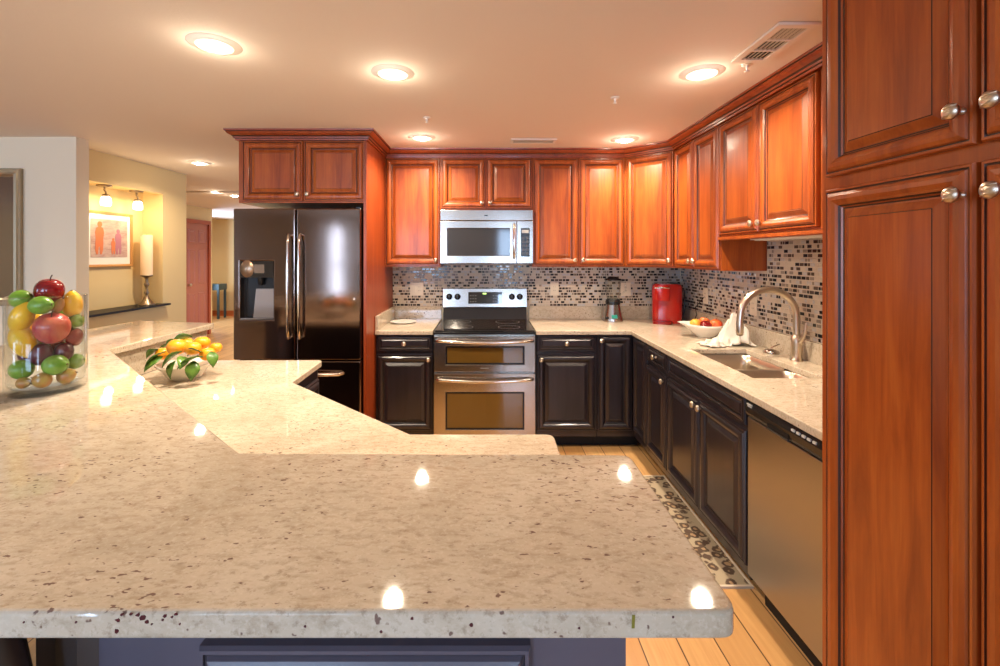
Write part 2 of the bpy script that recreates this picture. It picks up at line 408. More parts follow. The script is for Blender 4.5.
# sprinklers
def sprinkler(x, y, lb):
    r = empty('fire_sprinkler', (x, y, H)); r.scale = (.8, .8, .7); tag(r, lb, 'sprinkler', 'ceiling fire sprinklers')
    MB().lathe([(.03, 0), (.028, -.006), (.012, -.008)], n=20).build('escutcheon', WHITE, r)
    MB().lathe([(.007, -.006), (.007, -.022), (.004, -.03), (.004, -.042), (.014, -.043), (.014, -.046), (.001, -.048)], n=14).build('sprinkler_head', WHITE, r)
sprinkler(-.378, 2.80, 'fire sprinkler head on the ceiling above the left back cabinet')
sprinkler(.703, 2.445, 'fire sprinkler head in the middle of the ceiling')
sprinkler(1.18, 2.02, 'fire sprinkler head beside the end of the long ceiling vent')
# vents
v = empty('ceiling_vent', (1.16, 1.8125, H)); tag(v, 'white ceiling air vent in three grille sections near the right cabinets', 'vent')
xs = [-.078, -.05, .05, .078]; ys = [-.165, -.135, -.045, -.033, .045, .057, .135, .165]
MB().cells(xs, ys, lambda i, j: not (i == 1 and j in (1, 3, 5)), -.012, -.001).build('vent_frame', CEIL, v, bevel=.002)
MB().box(-.05, .05, -.135, .135, -.003, -.001).build('vent_backing', BLK, v)
for j, (a, c) in enumerate(((-.135, -.045), (-.033, .045), (.057, .135))):
    b = MB()
    for k in range(6):
        x = -.046 + k * .0175
        ang = .004 if j == 2 else (.0 if j == 1 else -.004)
        b.prism([(x, -.011), (x + .0025, -.011), (x + .0025 + ang, -.004), (x + ang, -.004)], a, c, axis='y')
    b.build('vent_louvers', TANW, v)
v = empty('ceiling_vent', (.35, 3.36, H)); tag(v, 'narrow beige ceiling vent right above the microwave cabinet', 'vent')
MB().cells([-.17, -.15, .15, .17], [-.06, -.04, .04, .06], lambda i, j: not (i == 1 and j == 1), -.010, -.001).build('vent_frame', WHITE, v, bevel=.002)
MB().box(-.15, .15, -.04, .04, -.003, -.001).build('vent_backing', BLK, v)
b = MB()
for k in range(5): b.box(-.15, .15, -.036 + k * .017, -.032 + k * .017, -.009, -.004)
b.build('vent_louvers', TANW, v)

# ================================================================== UPPER CABINETS (back wall)
YU, XU = 3.672, 1.442          # carcass fronts
DU = YW - .004 - YU
def uppers(name, label, x0, x1, z0, z1, doors, knobs, y=YU, depth=None, group='cherry wall cabinets'):
    w = x1 - x0; fr = []
    for (a, c), kn in zip(doors, knobs):
        fw = c - a; fr.append(('door', a - x0, z0 + .012, fw, 2.266 - (z0 + .012), ((.030 if kn == 'l' else fw - .030), .045)))
    return cabinet(name, label, 'cabinet', (x0, y, 0), 0, w, depth or DU, z0, z1, fr, CM, group=group)
ZT = 2.30
uppers('wall_cabinet', 'single-door cherry wall cabinet between refrigerator and microwave', -.842, -.384, 1.372, ZT, [(-.836, -.390)], ['r'])
uppers('wall_cabinet', 'short two-door cherry wall cabinet above the microwave', -.384, .372, 1.842, ZT, [(-.378, -.012), (-.004, .366)], ['r', 'l'])
uppers('wall_cabinet', 'tall two-door cherry wall cabinet right of the microwave', .372, 1.136, 1.372, ZT, [(.380, .750), (.756, 1.130)], ['r', 'l'])
uppers('wall_cabinet', 'cherry cabinet over the refrigerator with two small square doors', -1.738, -.845, 1.835, ZT, [(-1.705, -1.284), (-1.276, -.853)], ['r', 'l'], y=3.115, depth=YW - .004 - 3.115)
# diagonal corner cabinet
A = Vector((1.138, YU, 0)); B = Vector((XU, 3.392, 0)); Ld = (B - A).length; ang = math.atan2(B.y - A.y, B.x - A.x)
dc = empty('corner_wall_cabinet', (A.x, A.y, 0), ang); tag(dc, 'diagonal cherry wall cabinet in the corner above the red coffee maker', 'cabinet', 'cherry wall cabinets')
def loc2(x, y): dx, dy = x - A.x, y - A.y; return (dx * cos(ang) + dy * sin(ang), -dx * sin(ang) + dy * cos(ang))
poly = [loc2(*p) for p in ((A.x, A.y), (B.x, B.y), (XW - .004, B.y), (XW - .004, YW - .004), (A.x, YW - .004))]
MB().prism(poly, 1.372, ZT).build('body', CH, dc)
d = front_panel(Ld - .03, 2.266 - 1.384).build('door', [CH, GLZ], dc, (.015, 0, 1.384)); knob(d, Ld - .06, -.016, .045)
# right wall uppers
def right_cab(name, label, y0, y1, z0, z1, doors, knobs, group='cherry wall cabinets', x=XU):
    w = y1 - y0; fr = []
    for (a, c), kn in zip(doors, knobs):  # a>c measured in Y ; local x = y1 - Y
        fw = a - c; fr.append(('door', y1 - a, z0 + .012, fw, 2.266 - (z0 + .012), ((.030 if kn == 'l' else fw - .030), .045)))
    return cabinet(name, label, 'cabinet', (x, y1, 0), R90, w, XW - .004 - x, z0, z1, fr, CM, group=group)
right_cab('wall_cabinet', 'narrow two-door cherry wall cabinet on the right wall next to the corner', 2.742, 3.390, 1.372, ZT, [(3.385, 3.078), (3.070, 2.748)], ['r', 'l'])
right_cab('wall_cabinet', 'raised two-door cherry wall cabinet above the sink', 1.905, 2.740, 1.582, ZT, [(2.732, 2.345), (2.337, 1.925)], ['r', 'l'])
right_cab('wall_cabinet', 'cherry filler cabinet between sink cabinet and tall pantry', 1.362, 1.903, 1.582, ZT, [(1.895, 1.37)], ['r'])
b = MB(); b.box(-.020, .004, 0, 1.37, -.018, -.0005).box(-.012, .004, 0, 1.37, -.022, -.018)
tag(b.build('light_rail', CH, None, (XU - .002, 1.365, 1.580)), 'cherry light rail strip under the cabinets above the sink', 'molding')
ub = empty('under_cabinet_light', (1.62, 1.98, 1.580)); tag(ub, 'white under-cabinet light bar above the sink', 'light')
MB().box(-.06, .06, -.0, .66, -.022, 0).build('light_housing', WHITE, ub, bevel=.003)
MB().box(-.045, .045, .02, .64, -.026, -.022).build('light_diffuser', WHITE, ub)
# crown molding
path = [(-1.738, YW - .01), (-1.738, 3.10), (-.838, 3.10), (-.838, YU - .02), (1.13, YU - .02), (XU - .022, 3.38), (XU - .022, 1.361)]
prof = [(-.004, 2.268), (.010, 2.268), (.012, 2.278), (.020, 2.281), (.022, 2.290), (.030, 2.297), (.046, 2.306), (.054, 2.316), (.054, 2.321), (.062, 2.324), (.064, 2.334), (-.004, 2.334)]
b = MB(); R = []
for i, p in enumerate(path):
    p = Vector(p); d0 = (p - Vector(path[i - 1])).normalized() if i else None; d1 = (Vector(path[i + 1]) - p).normalized() if i < len(path) - 1 else None
    n0 = Vector((d0.y, -d0.x)) if d0 else None; n1 = Vector((d1.y, -d1.x)) if d1 else None
    if n0 is None: mvec = n1
    elif n1 is None: mvec = n0
    else: mvec = (n0 + n1) / (1 + n0.dot(n1))
    R.append([(p.x + mvec.x * a, p.y + mvec.y * a, z) for a, z in prof])
n = len(prof)
for i in range(len(R) - 1):
    for k in range(n):
        j = (k + 1) % n; b.add([R[i][k], R[i + 1][k], R[i + 1][j], R[i][j]], [(0, 1, 2, 3)], 1 if k in (2, 4, 8) else 0)
b.add(R[0], [tuple(range(n))]); b.add(R[-1], [tuple(range(n))[::-1]])
tag(b.build('crown_molding', [CHD, GLZ]), 'stepped cherry crown molding running along the cabinet tops at the ceiling', 'molding')
tag(MB().box(-.860, -.840, 3.10, YW - .003, 0, 2.267).build('refrigerator_side_panel', CHD), 'tall reddish cherry side panel right of the refrigerator', 'panel')

# ================================================================== PANTRY
XP = 1.022
y1 = 1.358; w = .86
def yy(y): return y1 - y
fr = []
for (a, c, side) in ((1.325, .9185, 'r'), (.907, .5005, 'l')):
    fw = a - c; kx = fw - .022 if side == 'r' else .040
    fr.append((yy(a), fw, kx))
pan = empty('pantry_cabinet', (XP, y1, 0), R90); tag(pan, 'tall cherry pantry cabinet filling the right edge, four raised-panel doors', 'cabinet')
MB().box(0, w, 0, XW - .004 - XP, .1, H - .005).build('body', CH, pan, bevel=.002, segs=1)
MB().box(0, w, .07, XW - .004 - XP, 0, .1).build('toe_kick', KICK, pan)
for (x, fw, kx) in fr:
    lo = front_panel(fw, 1.662 - .13).build('door', [CH, GLZ], pan, (x, 0, .13)); knob(lo, kx, -.018, 1.597 - .13, 1.0)
    up = front_panel(fw, 2.29 - 1.700).build('door', [CH, GLZ], pan, (x, 0, 1.700)); knob(up, kx, -.018, .073, 1.0)

# ================================================================== BASE CABINETS
YB, XB = 3.36, 1.113
DB = YW - .004 - YB
def dr_(x, w, z=.745, h=.122, kn=True): return ('drawer', x, z, w, h, (w / 2, h / 2) if kn else None)
def do_(x, w, side, z=.150, h=.572): return ('door', x, z, w, h, (.028 if side == 'l' else w - .028, h - .035))
w = .432; cabinet('base_cabinet', 'espresso base cabinet with one drawer and one door left of the range', 'cabinet', (-.838, YB, 0), 0, w, DB, .1, .872, [dr_(.006, w - .012), do_(.006, w - .012, 'r')], DM, toe=True, group='espresso base cabinets')
w = .452; cabinet('base_cabinet', 'espresso base cabinet with one drawer and one door right of the range', 'cabinet', (.372, YB, 0), 0, w, DB, .1, .872, [dr_(.006, w - .012), do_(.006, w - .012, 'l')], DM, toe=True, group='espresso base cabinets')
cb = empty('corner_base_cabinet', (.826, YB, 0)); tag(cb, 'espresso corner base cabinet with two tall doors meeting at the inner corner', 'cabinet', 'espresso base cabinets')
L0 = XB - .826
poly = [(0, 0), (L0, 0), (L0, -(YB - 3.065)), (XW - .004 - .826, -(YB - 3.065)), (XW - .004 - .826, DB), (0, DB)]
MB().prism(poly, .1, .872).build('body', DK, cb)
poly2 = [(0, .09), (L0 + .09, .09), (L0 + .09, -(YB - 3.065)), (XW - .004 - .826, -(YB - 3.065)), (XW - .004 - .826, DB), (0, DB)]
MB().prism(poly2, 0, .1).build('toe_kick', KICK, cb)
d = front_panel(L0 - .028, .717).build('door', [DK, DKG], cb, (.006, 0, .150)); knob(d, .026, -.016, .68)
d = front_panel(.27, .717).build('door', [DK, DKG], cb, (L0, -.024, .150), R90)
def rbase(label, yA, yB, fr): return cabinet('base_cabinet', label, 'cabinet', (XB, yA, 0), R90, yA - yB, XW - .004 - XB, .1, .872, fr, DM, toe=True, group='espresso base cabinets')
w = .346; rbase('narrow espresso base cabinet with small drawer between corner and sink cabinets', 3.063, 2.717, [dr_(.006, w - .012), do_(.006, w - .012, 'r')])
# sink cabinet : open-topped body so the sink hangs inside
w = .830; sb = empty('sink_cabinet', (XB, 2.715, 0), R90); tag(sb, 'espresso sink base cabinet with long false drawer and two doors', 'cabinet', 'espresso base cabinets')
dd = XW - .004 - XB
bb = MB(); bb.box(0, w, 0, .02, .1, .872).box(0, .018, .02, dd, .1, .872).box(w - .018, w, .02, dd, .1, .872).box(.018, w - .018, .02, dd, .1, .118).box(.018, w - .018, dd - .012, dd, .118, .872)
bb.build('body', DK, sb)
MB().box(0, w, .09, dd, 0, .1).build('toe_kick', KICK, sb)
front_panel(w - .012, .122, drawer=True).build('drawer', [DK, DKG], sb, (.006, 0, .745))
hw = (w - .012) / 2 - .003
d = front_panel(hw, .572).build('door', [DK, DKG], sb, (.006, 0, .150)); knob(d, hw - .028, -.016, .537)
d = front_panel(hw, .572).build('door', [DK, DKG], sb, (.012 + hw, 0, .150)); knob(d, .028, -.016, .537)

# ================================================================== DISHWASHER
dw = empty('dishwasher', (XB - .003, 1.872, 0), R90); tag(dw, 'stainless dishwasher with black control strip under the right counter', 'dishwasher')
w = .507
MB().box(0, w, .03, .58, .10, .868).build('tub_body', BLK, dw)
MB().box(.006, w - .004, -.018, .03, .135, .795).build('door', mat('satin_dishwasher_steel', (.36, .35, .345), .30, metal=1), dw, bevel=.004)
cp = MB(); cp.prism([(.03, .800), (.03, .872), (-.004, .872), (-.020, .862), (-.028, .838), (-.026, .815), (-.018, .800)], .004, w - .004, axis='x')
cpo = cp.build('control_panel', BLK, dw, bevel=.002)
MB().box(.155, .275, -.0285, -.024, .806, .826).build('handle_recess', mat('recess_black', (.003, .003, .003), .6), dw)
MB().box(.155, .275, -.034, -.024, .801, .806).build('handle_lip', mat('dark_lip', (.08, .07, .06), .3), dw)
for k in range(5):
    MB().box(.29 + k * .026, .305 + k * .026, -.0295, -.024, .845, .853).build('button', BTN, dw)
q = MB(); q.box(.02, .052, -.0295, -.024, .850, .855).box(.024, .05, -.0292, -.024, .843, .846); q.build('badge', BTN, dw)
MB().box(0, w, .06, .58, .0, .10).build('toe_kick', KICK, dw)
tag(MB().box(XB, XB + .05, 1.874, 1.884, .1, .872).build('filler_strip', KICK), 'thin black filler gap between sink cabinet and dishwasher', 'trim')

# ================================================================== COUNTERS
CT = .905
b = MB(); xs = [.366, 1.07, 1.225, 1.555, 1.722]; ys = [1.362, 2.045, 2.675, 3.315, 3.964]
b.cells(xs, ys, lambda i, j: (j == 3) or (i >= 1 and not (i == 2 and j == 1)), CT - .031, CT)
cto = b.build('countertop', GR, bevel=.005, segs=3); tag(cto, 'L-shaped cream granite countertop with the sink, along back and right walls', 'countertop')
b = MB(); b.box(-.836, -.404, 3.315, 3.964, CT - .031, CT)
tag(b.build('countertop', GR, bevel=.005, segs=3), 'small cream granite countertop between refrigerator panel and range', 'countertop')
b = MB(); b.box(.370, 1.700, 3.945, 3.965, CT, CT + .108)
tag(b.build('counter_upstand', GR, bevel=.002), 'granite upstand behind the blender and coffee maker', 'backsplash')
b = MB(); b.box(1.704, 1.724, 1.362, 3.965, CT, CT + .108)
tag(b.build('counter_upstand', GR, bevel=.002), 'long granite upstand on the right wall behind the sink', 'backsplash')
b = MB(); b.box(-.815, -.404, 3.945, 3.965, CT, CT + .108).box(-.836, -.816, 3.33, 3.965, CT, CT + .108)
tag(b.build('counter_upstand', GR, bevel=.002), 'L-shaped granite upstand around the small left counter', 'backsplash')

# mosaic backsplash
TM = [mat('grout_beige', (.58, .49, .39), .8), mat('tile_black_glass', (.012, .012, .016), .12), mat('tile_umber', (.10, .065, .045), .25), mat('tile_taupe', (.24, .19, .15), .3),
      mat('tile_cream_stone', (.55, .46, .36), .5), mat('tile_pale_glass', (.52, .50, .50), .12)]
def mosaic(u0, u1, z0, z1, zcut=None):
    """tiles in the u,z plane facing -y"""
    b = MB(); b.box(u0, u1, -.004, 0, z0, z1, 0)
    z = z0 + .004; row = 0
    while z + .017 <= z1:
        u = u0 + .003 - random.random() * .02
        while u < u1 - .006:
            wd = random.choice((.014, .014, .030, .030, .030, .022))
            a = max(u, u0 + .002); c = min(u + wd, u1 - .002)
            if c - a > .005:
                mi = random.choices((1, 2, 3, 4, 5), (27, 17, 12, 28, 16))[0]
                y = -.0062; zz0 = z; zz1 = z + .0175; e = .0012
                vs = [(a, -.004, zz0), (c, -.004, zz0), (c, -.004, zz1), (a, -.004, zz1), (a + e, y, zz0 + e), (c - e, y, zz0 + e), (c - e, y, zz1 - e), (a + e, y, zz1 - e)]
                b.add(vs, [(4, 5, 6, 7), (0, 1, 5, 4), (1, 2, 6, 5), (2, 3, 7, 6), (3, 0, 4, 7)], mi)
            u += wd + .0055
        z += .0245; row += 1
    return b
o = mosaic(-.842, XW - .008, 1.013, 1.395).build('tile_backsplash', TM, None, (0, YW - .001, 0)); tag(o, 'black, brown and cream mosaic tile backsplash on the back wall', 'backsplash')
rt = empty('tile_backsplash', (XW - .001, 3.96, 0), R90); tag(rt, 'black, brown and cream mosaic tile backsplash on the right wall', 'backsplash')
mosaic(.003, 1.22, 1.013, 1.372).build('tile_field', TM, rt)
mosaic(1.221, 2.598, 1.013, 1.581).build('tile_field', TM, rt)

# outlets
def outlet(label, loc, rot, w=.075, kinds=('outlet',)):
    r = empty('wall_plate', loc, rot); tag(r, label, 'outlet', 'ivory wall plates')
    MB().box(-w / 2, w / 2, -.006, 0, -.06, .06).build('plate', IVORY, r, bevel=.003)
    for i, k in enumerate(kinds):
        x = (i - (len(kinds) - 1) / 2) * .046
        if k == 'switch': MB().box(x - .016, x + .016, -.010, -.004, -.033, .033).build('switch', IVORY, r, bevel=.002)
        else:
            q = MB().box(x - .016, x + .016, -.008, -.005, -.033, .033)
            for z in (-.018, .014):
                q.box(x - .008, x - .006, -.0085, -.0075, z, z + .009, 1); q.box(x + .005, x + .007, -.0085, -.0075, z, z + .009, 1)
            q.build('socket', [IVORY, BLK], r)
YO = YW - .0075
outlet('double ivory wall plate left of the range', (-.625, YO, 1.168), 0, .12, ('switch', 'outlet'))
outlet('single ivory outlet plate left of the blender', (.60, YO, 1.168), 0)
outlet('ivory wall plate behind the blender', (1.235, YO, 1.165), 0, .09)
outlet('ivory outlet on the right wall above the fruit bowl', (XW - .0078, 3.50, 1.15), R90, .075)
outlet('ivory outlet on the right wall behind the faucet', (XW - .0078, 2.87, 1.14), R90, .075)

# ================================================================== SINK + FAUCET
sk = empty('kitchen_sink', (1.39, 2.36, CT - .031)); tag(sk, 'stainless double-bowl sink set in the right counter', 'sink')
def bowl(cy, ly):
    b = MB(); R = []
    for (k, z, r) in ((.010, 0, .05), (0, -.001, .05), (-.002, -.06, .05), (-.006, -.15, .05), (-.02, -.172, .05), (-.06, -.180, .045)):
        R.append(rrect(0, cy, .330 + 2 * k - .004, ly + 2 * k, r, z, 6))
    b.rings(R, 0, True, False, True)
    b.lathe([(.045, -.1795), (.043, -.176), (.036, -.1765), (.030, -.179), (.001, -.179)], (0, cy, 0), 24)
    return b
MB
SINKM = mat('satin_sink_steel', (.62, .55, .46), .30, metal=1)
bowl(.125, .345).build('basin', SINKM, sk, solid=.0015); bowl(-.185, .235).build('basin', SINKM, sk, solid=.0015)
fa = empty('faucet', (1.655, 2.38, CT)); tag(fa, 'tall brushed nickel gooseneck faucet behind the sink', 'faucet')
MB().lathe([(.030, 0), (.030, .004), (.026, .008), (.025, .03), (.028, .09), (.029, .115), (.024, .128), (.017, .14), (.015, .16)], n=28).build('faucet_body', NICKEL, fa)
pts = [(0, 0, .13), (0, 0, .20)] + [(-.15 + .15 * cos(radians(a)), 0, .235 + .145 * sin(radians(a))) for a in range(0, 181, 12)] + [(-.302, 0, .215)]
MB().tube(pts, [.018] * 3 + [.0175] * (len(pts) - 3), 16).build('spout', NICKEL, fa)
MB().lathe([(.0150, 0), (.018, -.02), (.019, -.07), (.016, -.085), (.012, -.088)], (-.303, 0, .222), 20).build('spray_head', NICKEL, fa)
pts = [(.0, -.024, .105), (.0, -.045, .125), (.004, -.058, .16), (.01, -.060, .21)]
MB().tube(pts, [.012, .010, .008, .006], 12).build('handle', NICKEL, fa)
st = empty('sink_strainer', (1.635, 2.56, CT)); tag(st, 'small round metal sink stopper lying on the counter beside the faucet', 'sink stopper')
MB().lathe([(.040, 0), (.043, .006), (.036, .016), (.020, .022), (.001, .024)], n=24).build('stopper_cap', STEEL, st)
MB().tube([(0, 0, .02), (.0, 0, .032), (.02, .0, .040), (.05, .0, .052)], .004, 8).build('handle', CHROME, st)

# ================================================================== RANGE
rg = empty('range', (-.018, 3.316, 0)); tag(rg, 'stainless double-oven electric range between the back counters', 'range')
hw = .378
MB().box(-hw, hw, .03, .64, .06, .880).build('body', STEEL, rg)
MB().box(-hw, hw, .06, .62, .0, .06).build('base', BLK, rg)
b = MB(); b.box(-.381, .381, -.018, .575, .880, .897, 1); b.box(-.370, .370, -.010, .57, .897, .909, 0)
b.build('cooktop', [BGLASS, BLK], rg, bevel=.004, segs=2)
for (x, y, r) in ((-.19, .15, .10), (.19, .15, .085), (-.19, .42, .075), (.19, .42, .10)):
    MB().lathe([(r, .9091), (r, .9096), (r - .003, .9096), (r - .003, .9091)], (x, y, 0), 40, caps=False).build('burner_ring', mat('burner_grey', (.07, .07, .08), .3), rg)
# back guard
b = MB(); b.prism([(.575, .905), (.60, 1.015), (.62, 1.015), (.64, .905)], -.365, .365, axis='x'); b.build('backguard_lower', BGLASS, rg)
b = MB(); b.prism([(.570, 1.012), (.588, 1.178), (.64, 1.178), (.64, 1.012)], -.372, .372, axis='x')
cg = b.build('control_panel', STEEL, rg, bevel=.005)
th = math.atan2(.018, .166)
dp = MB(); dp.box(-.145, .150, -.006, 0, .030, .132); dpo = dp.build('display', BGLASS, cg, (0, .571, 1.014), (-th, 0, 0))
q = MB(); q.box(-.020, .012, -.0075, -.006, .112, .124); q.build('clock', DISPL, dpo)
q = MB()
for r_ in range(3):
    for c_ in range(3):
        q.box(-.130 + c_ * .022, -.120 + c_ * .022, -.007, -.006, .045 + r_ * .026, .051 + r_ * .026); q.box(.070 + c_ * .022, .080 + c_ * .022, -.007, -.006, .045 + r_ * .026, .051 + r_ * .026)
q.build('keypad', mat('faint_key_marks', (.25, .24, .22), .4), dpo)
for x in (-.312, -.240, .236, .305):
    k = MB().lathe([(.026, 0), (.027, -.004), (.021, -.006), (.019, -.026), (.014, -.029), (.001, -.029)], n=24, axis='y').build('knob', BLK, cg, (x, .576, 1.105), (-th, 0, 0))
    MB().box(-.003, .003, -.032, -.024, -.016, .018).build('knob_grip', mat('knob_grip_black', (.03, .03, .03), .3), k)
def odoor(z0, z1, wz0, wz1, wx0, wx1, hz):
    d = MB().cells([-hw, wx0, wx1, hw], [z0, wz0, wz1, z1], lambda i, j: not (i == 1 and j == 1), 0, .040)
    o = d.build('oven_door', STEEL, rg, (0, .030, 0), (radians(90), 0, 0), bevel=.003)
    g = MB().box(wx0, wx1, wz0, wz1, .018, .034); g.build('window', OVENG, o)
    f = MB(); t = .012
    f.cells([wx0, wx0 + t, wx1 - t, wx1], [wz0, wz0 + t, wz1 - t, wz1], lambda i, j: not (i == 1 and j == 1), .030, .038); f.build('window_border', BLK, o)
    pts = [(-hw + .02, hz, .036), (-hw + .03, hz + .004, .060)] + [(-hw + .05 + k * (2 * hw - .10) / 8, hz + .004 - .012 * sin(pi * k / 8), .072 + .006 * sin(pi * k / 8)) for k in range(9)] + [(hw - .03, hz + .004, .060), (hw - .02, hz, .036)]
    MB().tube(pts, .0125, 12).build('handle', CHROME, o)
odoor(.603, .864, .655, .793, -.290, .295, .832)
odoor(.085, .588, .172, .452, -.290, .295, .545)
MB().box(-.030, .030, -.0115, -.009, .625, .632).build('badge', mat('badge_grey', (.2, .19, .18), .4), rg)

# ================================================================== MICROWAVE
mw = empty('microwave', (-.003, 3.600, 1.402)); tag(mw, 'stainless over-the-range microwave with vertical bar handle', 'microwave')
MB().box(-.377, .377, .03, .36, 0, .433).build('body', STEELD, mw)
MB().box(-.377, .377, .0, .03, .348, .433).build('vent_panel', STEEL, mw, bevel=.004)
MB().cells([-.377, -.318, .188, .243], [0, .062, .285, .343], lambda i, j: not (i == 1 and j == 1), 0, .03).build('door', STEEL, mw, (0, .03, 0), (radians(90), 0, 0), bevel=.003)
MB().box(-.320, .190, .006, .028, .060, .287).build('window', MESHG, mw)
MB().box(.246, .377, .0, .03, 0, .343).build('control_panel', STEEL, mw, bevel=.003)
cpn = MB().box(.276, .348, -.002, .001, .055, .285).build('keypad', BLK, mw)
q = MB()
for r_ in range(5):
    for c_ in range(2): q.box(.284 + c_ * .031, .308 + c_ * .031, -.004, -.002, .068 + r_ * .032, .088 + r_ * .032)
q.build('button', mat('dark_buttons', (.08, .08, .085), .3), mw)
MB().box(.284, .340, -.004, -.002, .245, .272).build('display', mat('pale_display', (.45, .43, .40), .25), mw)
pts = [(.222, .002, .045), (.222, -.028, .052), (.222, -.036, .10), (.222, -.038, .19), (.222, -.036, .27), (.222, -.028, .308), (.222, .002, .315)]
MB().tube(pts, .0115, 12).build('handle', CHROME, mw)
MB().box(-.018, .010, -.001, .0, .383, .391).build('badge', BLK, mw)
MB().box(-.370, .370, .01, .34, -.006, 0).build('underside_vent', BLK, mw)

# ================================================================== REFRIGERATOR
fx0, fx1 = -1.745, -.868
fg = empty('refrigerator', (0, 3.058, 0)); tag(fg, 'dark stainless french-door refrigerator with water dispenser', 'refrigerator')
MB().box(fx0 + .004, fx1 - .004, .075, .86, .03, 1.785).build('body', STEELD, fg, bevel=.004)
MB().box(fx0 + .02, fx1 - .02, .06, .075, .1, 1.78).build('door_gasket', BLK, fg)
seam = -1.314
DX0, DX1, DZ0, DZ1 = -1.697, -1.470, 1.026, 1.428
ld = MB().cells([fx0, DX0, DX1, seam - .003], [.748, DZ0, DZ1, 1.79], lambda i, j: not (i == 1 and j == 1), 0, .060).build('door', STEELD, fg, (0, .060, 0), (radians(90), 0, 0), bevel=.010, segs=4)
MB().box(seam + .003, fx1, 0, .060, .748, 1.79).build('door', STEELD, fg, bevel=.010, segs=4)
fz = MB().box(fx0, fx1, 0, .060, .10, .740).build('freezer_drawer', STEELD, fg, bevel=.010, segs=4)
disp = empty('water_dispenser', (0, 0, 0)); disp.parent = fg
disp = MB().box(DX0, DX1, .05, .058, DZ0, DZ1).build('dispenser_recess', BLK, fg)
MB().box(DX0, DX1, .002, .05, 1.315, DZ1).build('dispenser_control', BGLASS, fg)
MB().lathe([(.06, 0), (.058, -.004), (.001, -.006)], (-1.650, .004, 1.375), 28, axis='y', sx=.8).build('dispenser_dial', mat('dispenser_bronze', (.35, .24, .16), .3, metal=.8), disp)
MB().box(-1.60, -1.53, -.002, .03, 1.345, 1.405).build('dispenser_display', mat('bronze_panel', (.20, .13, .08), .25, metal=.6), disp)
MB().lathe([(.022, 0), (.018, -.04), (.010, -.055)], (-1.57, .03, 1.315), 16).build('dispenser_nozzle', BLK, disp)
MB().prism([(-1.625, DZ0 + .01), (-1.480, DZ0 + .01), (-1.480, 1.235), (-1.605, 1.235)], .035, .049, axis='y').build('dispenser_paddle', mat('paddle_grey', (.30, .24, .20), .3, metal=.7), disp)
MB().box(DX0, DX1, .004, .049, DZ0, DZ0 + .010).build('dispenser_tray', STEEL, disp)
bpy.data.objects.remove(bpy.data.objects['water_dispenser'])
def hb(x):
    pts = [(x, .004, .905), (x, -.030, .90), (x, -.040, .96), (x, -.048, 1.25), (x, -.040, 1.55), (x, -.030, 1.612), (x, .004, 1.606)]
    MB().tube(pts, .0105, 12).build('handle', CHROME, fg)
hb(-1.352); hb(-1.276)
pts = [(-1.62, .004, .658), (-1.60, -.035, .658), (-1.31, -.052, .658), (-1.01, -.035, .658), (-.99, .004, .658)]
MB().tube(pts, .0125, 12).build('handle', CHROME, fg)
MB().box(-.905, -.875, .02, .08, 1.79, 1.803).build('hinge_cover', BLK, fg)
MB().box(-.92, -.905, -.003, .0, 1.16, 1.176).build('badge', CHROME, fg)

# ================================================================== PENINSULA
RT = 1.07
def fillet(poly, idx, r, n=6):
    out = []
    N_ = len(poly)
    for i, p in enumerate(poly):
        if i not in idx: out.append(p); continue
        P = Vector(p); a = (Vector(poly[i - 1]) - P).normalized(); c = (Vector(poly[(i + 1) % N_]) - P).normalized()
        for k in range(n + 1):
            t = k / n; q = P + a * r * (1 - t) ** 2 + c * r * t ** 2; out.append((q.x, q.y))
    return out
bar = [(-.87, .4986), (.284, .4986), (.286, .892), (-.50, .900), (-1.609, 1.894), (-1.600, 2.620), (-2.13, 2.72), (-2.155, 2.40), (-2.155, 1.78)]
b = MB(); b.prism(fillet(bar, (1, 2, 5), .022), RT - .032, RT)
ro = b.build('bar_countertop', GR, bevel=.005, segs=3); tag(ro, 'raised cream granite bar top, big angled slab in the foreground', 'countertop')
# garnet specks in the front edge of the slab
for (gx, gz, gr) in ((118, 620, 2.0), (122, 614, 1.6), (131, 613, 1.8), (138, 614, 2.4), (143, 617, 2.8), (147, 621, 2.2), (152, 624, 1.2), (117, 632, 2.6), (155, 612, 1.5), (165, 614, 1.8), (163, 619, 1.4), (172, 616, 1.2), (176, 612, 2.2), (180, 624, 1.2), (305, 626, 1.5), (291, 633, 1.4), (412, 618, 1.8), (410, 622, 1.2), (381, 632, 2.0), (471, 625, 2.2), (470, 629, 1.2), (579, 629, 1.4), (673, 617, 1.4)):
    pass
specks = MB()
for (gx, gz, gr) in ((118, 620, 2.6), (122, 614.5, 1.8), (131, 614, 2.0), (138, 615, 2.6), (143, 618, 3.0), (147, 621.5, 2.4), (152, 624, 1.4), (117, 631, 2.8), (165, 616, 2.0), (163, 620, 1.6), (172, 617, 1.4), (176, 614, 2.2), (180, 624, 1.4), (305, 626, 1.8), (412, 618, 2.0), (381, 631.5, 2.2), (471, 625, 2.4), (579, 628, 1.6), (673, 617, 1.6), (76, 622, 1.4), (24, 622, 1.3)):
    s_ = 445 / .4986; x = (gx - 487) / s_; z = EYE - (gz - 255) / s_; r = gr / s_
    P = []
    for k in range(7):
        a = 2 * pi * k / 7 + random.random() * .5; q = r * random.uniform(.55, 1.2); P.append((x + q * cos(a), z + q * .9 * sin(a)))
    specks.prism(P, .4980, .4990, axis='y')
so = specks.build('mineral_specks', GARNET, ro); so['kind'] = 'stuff'
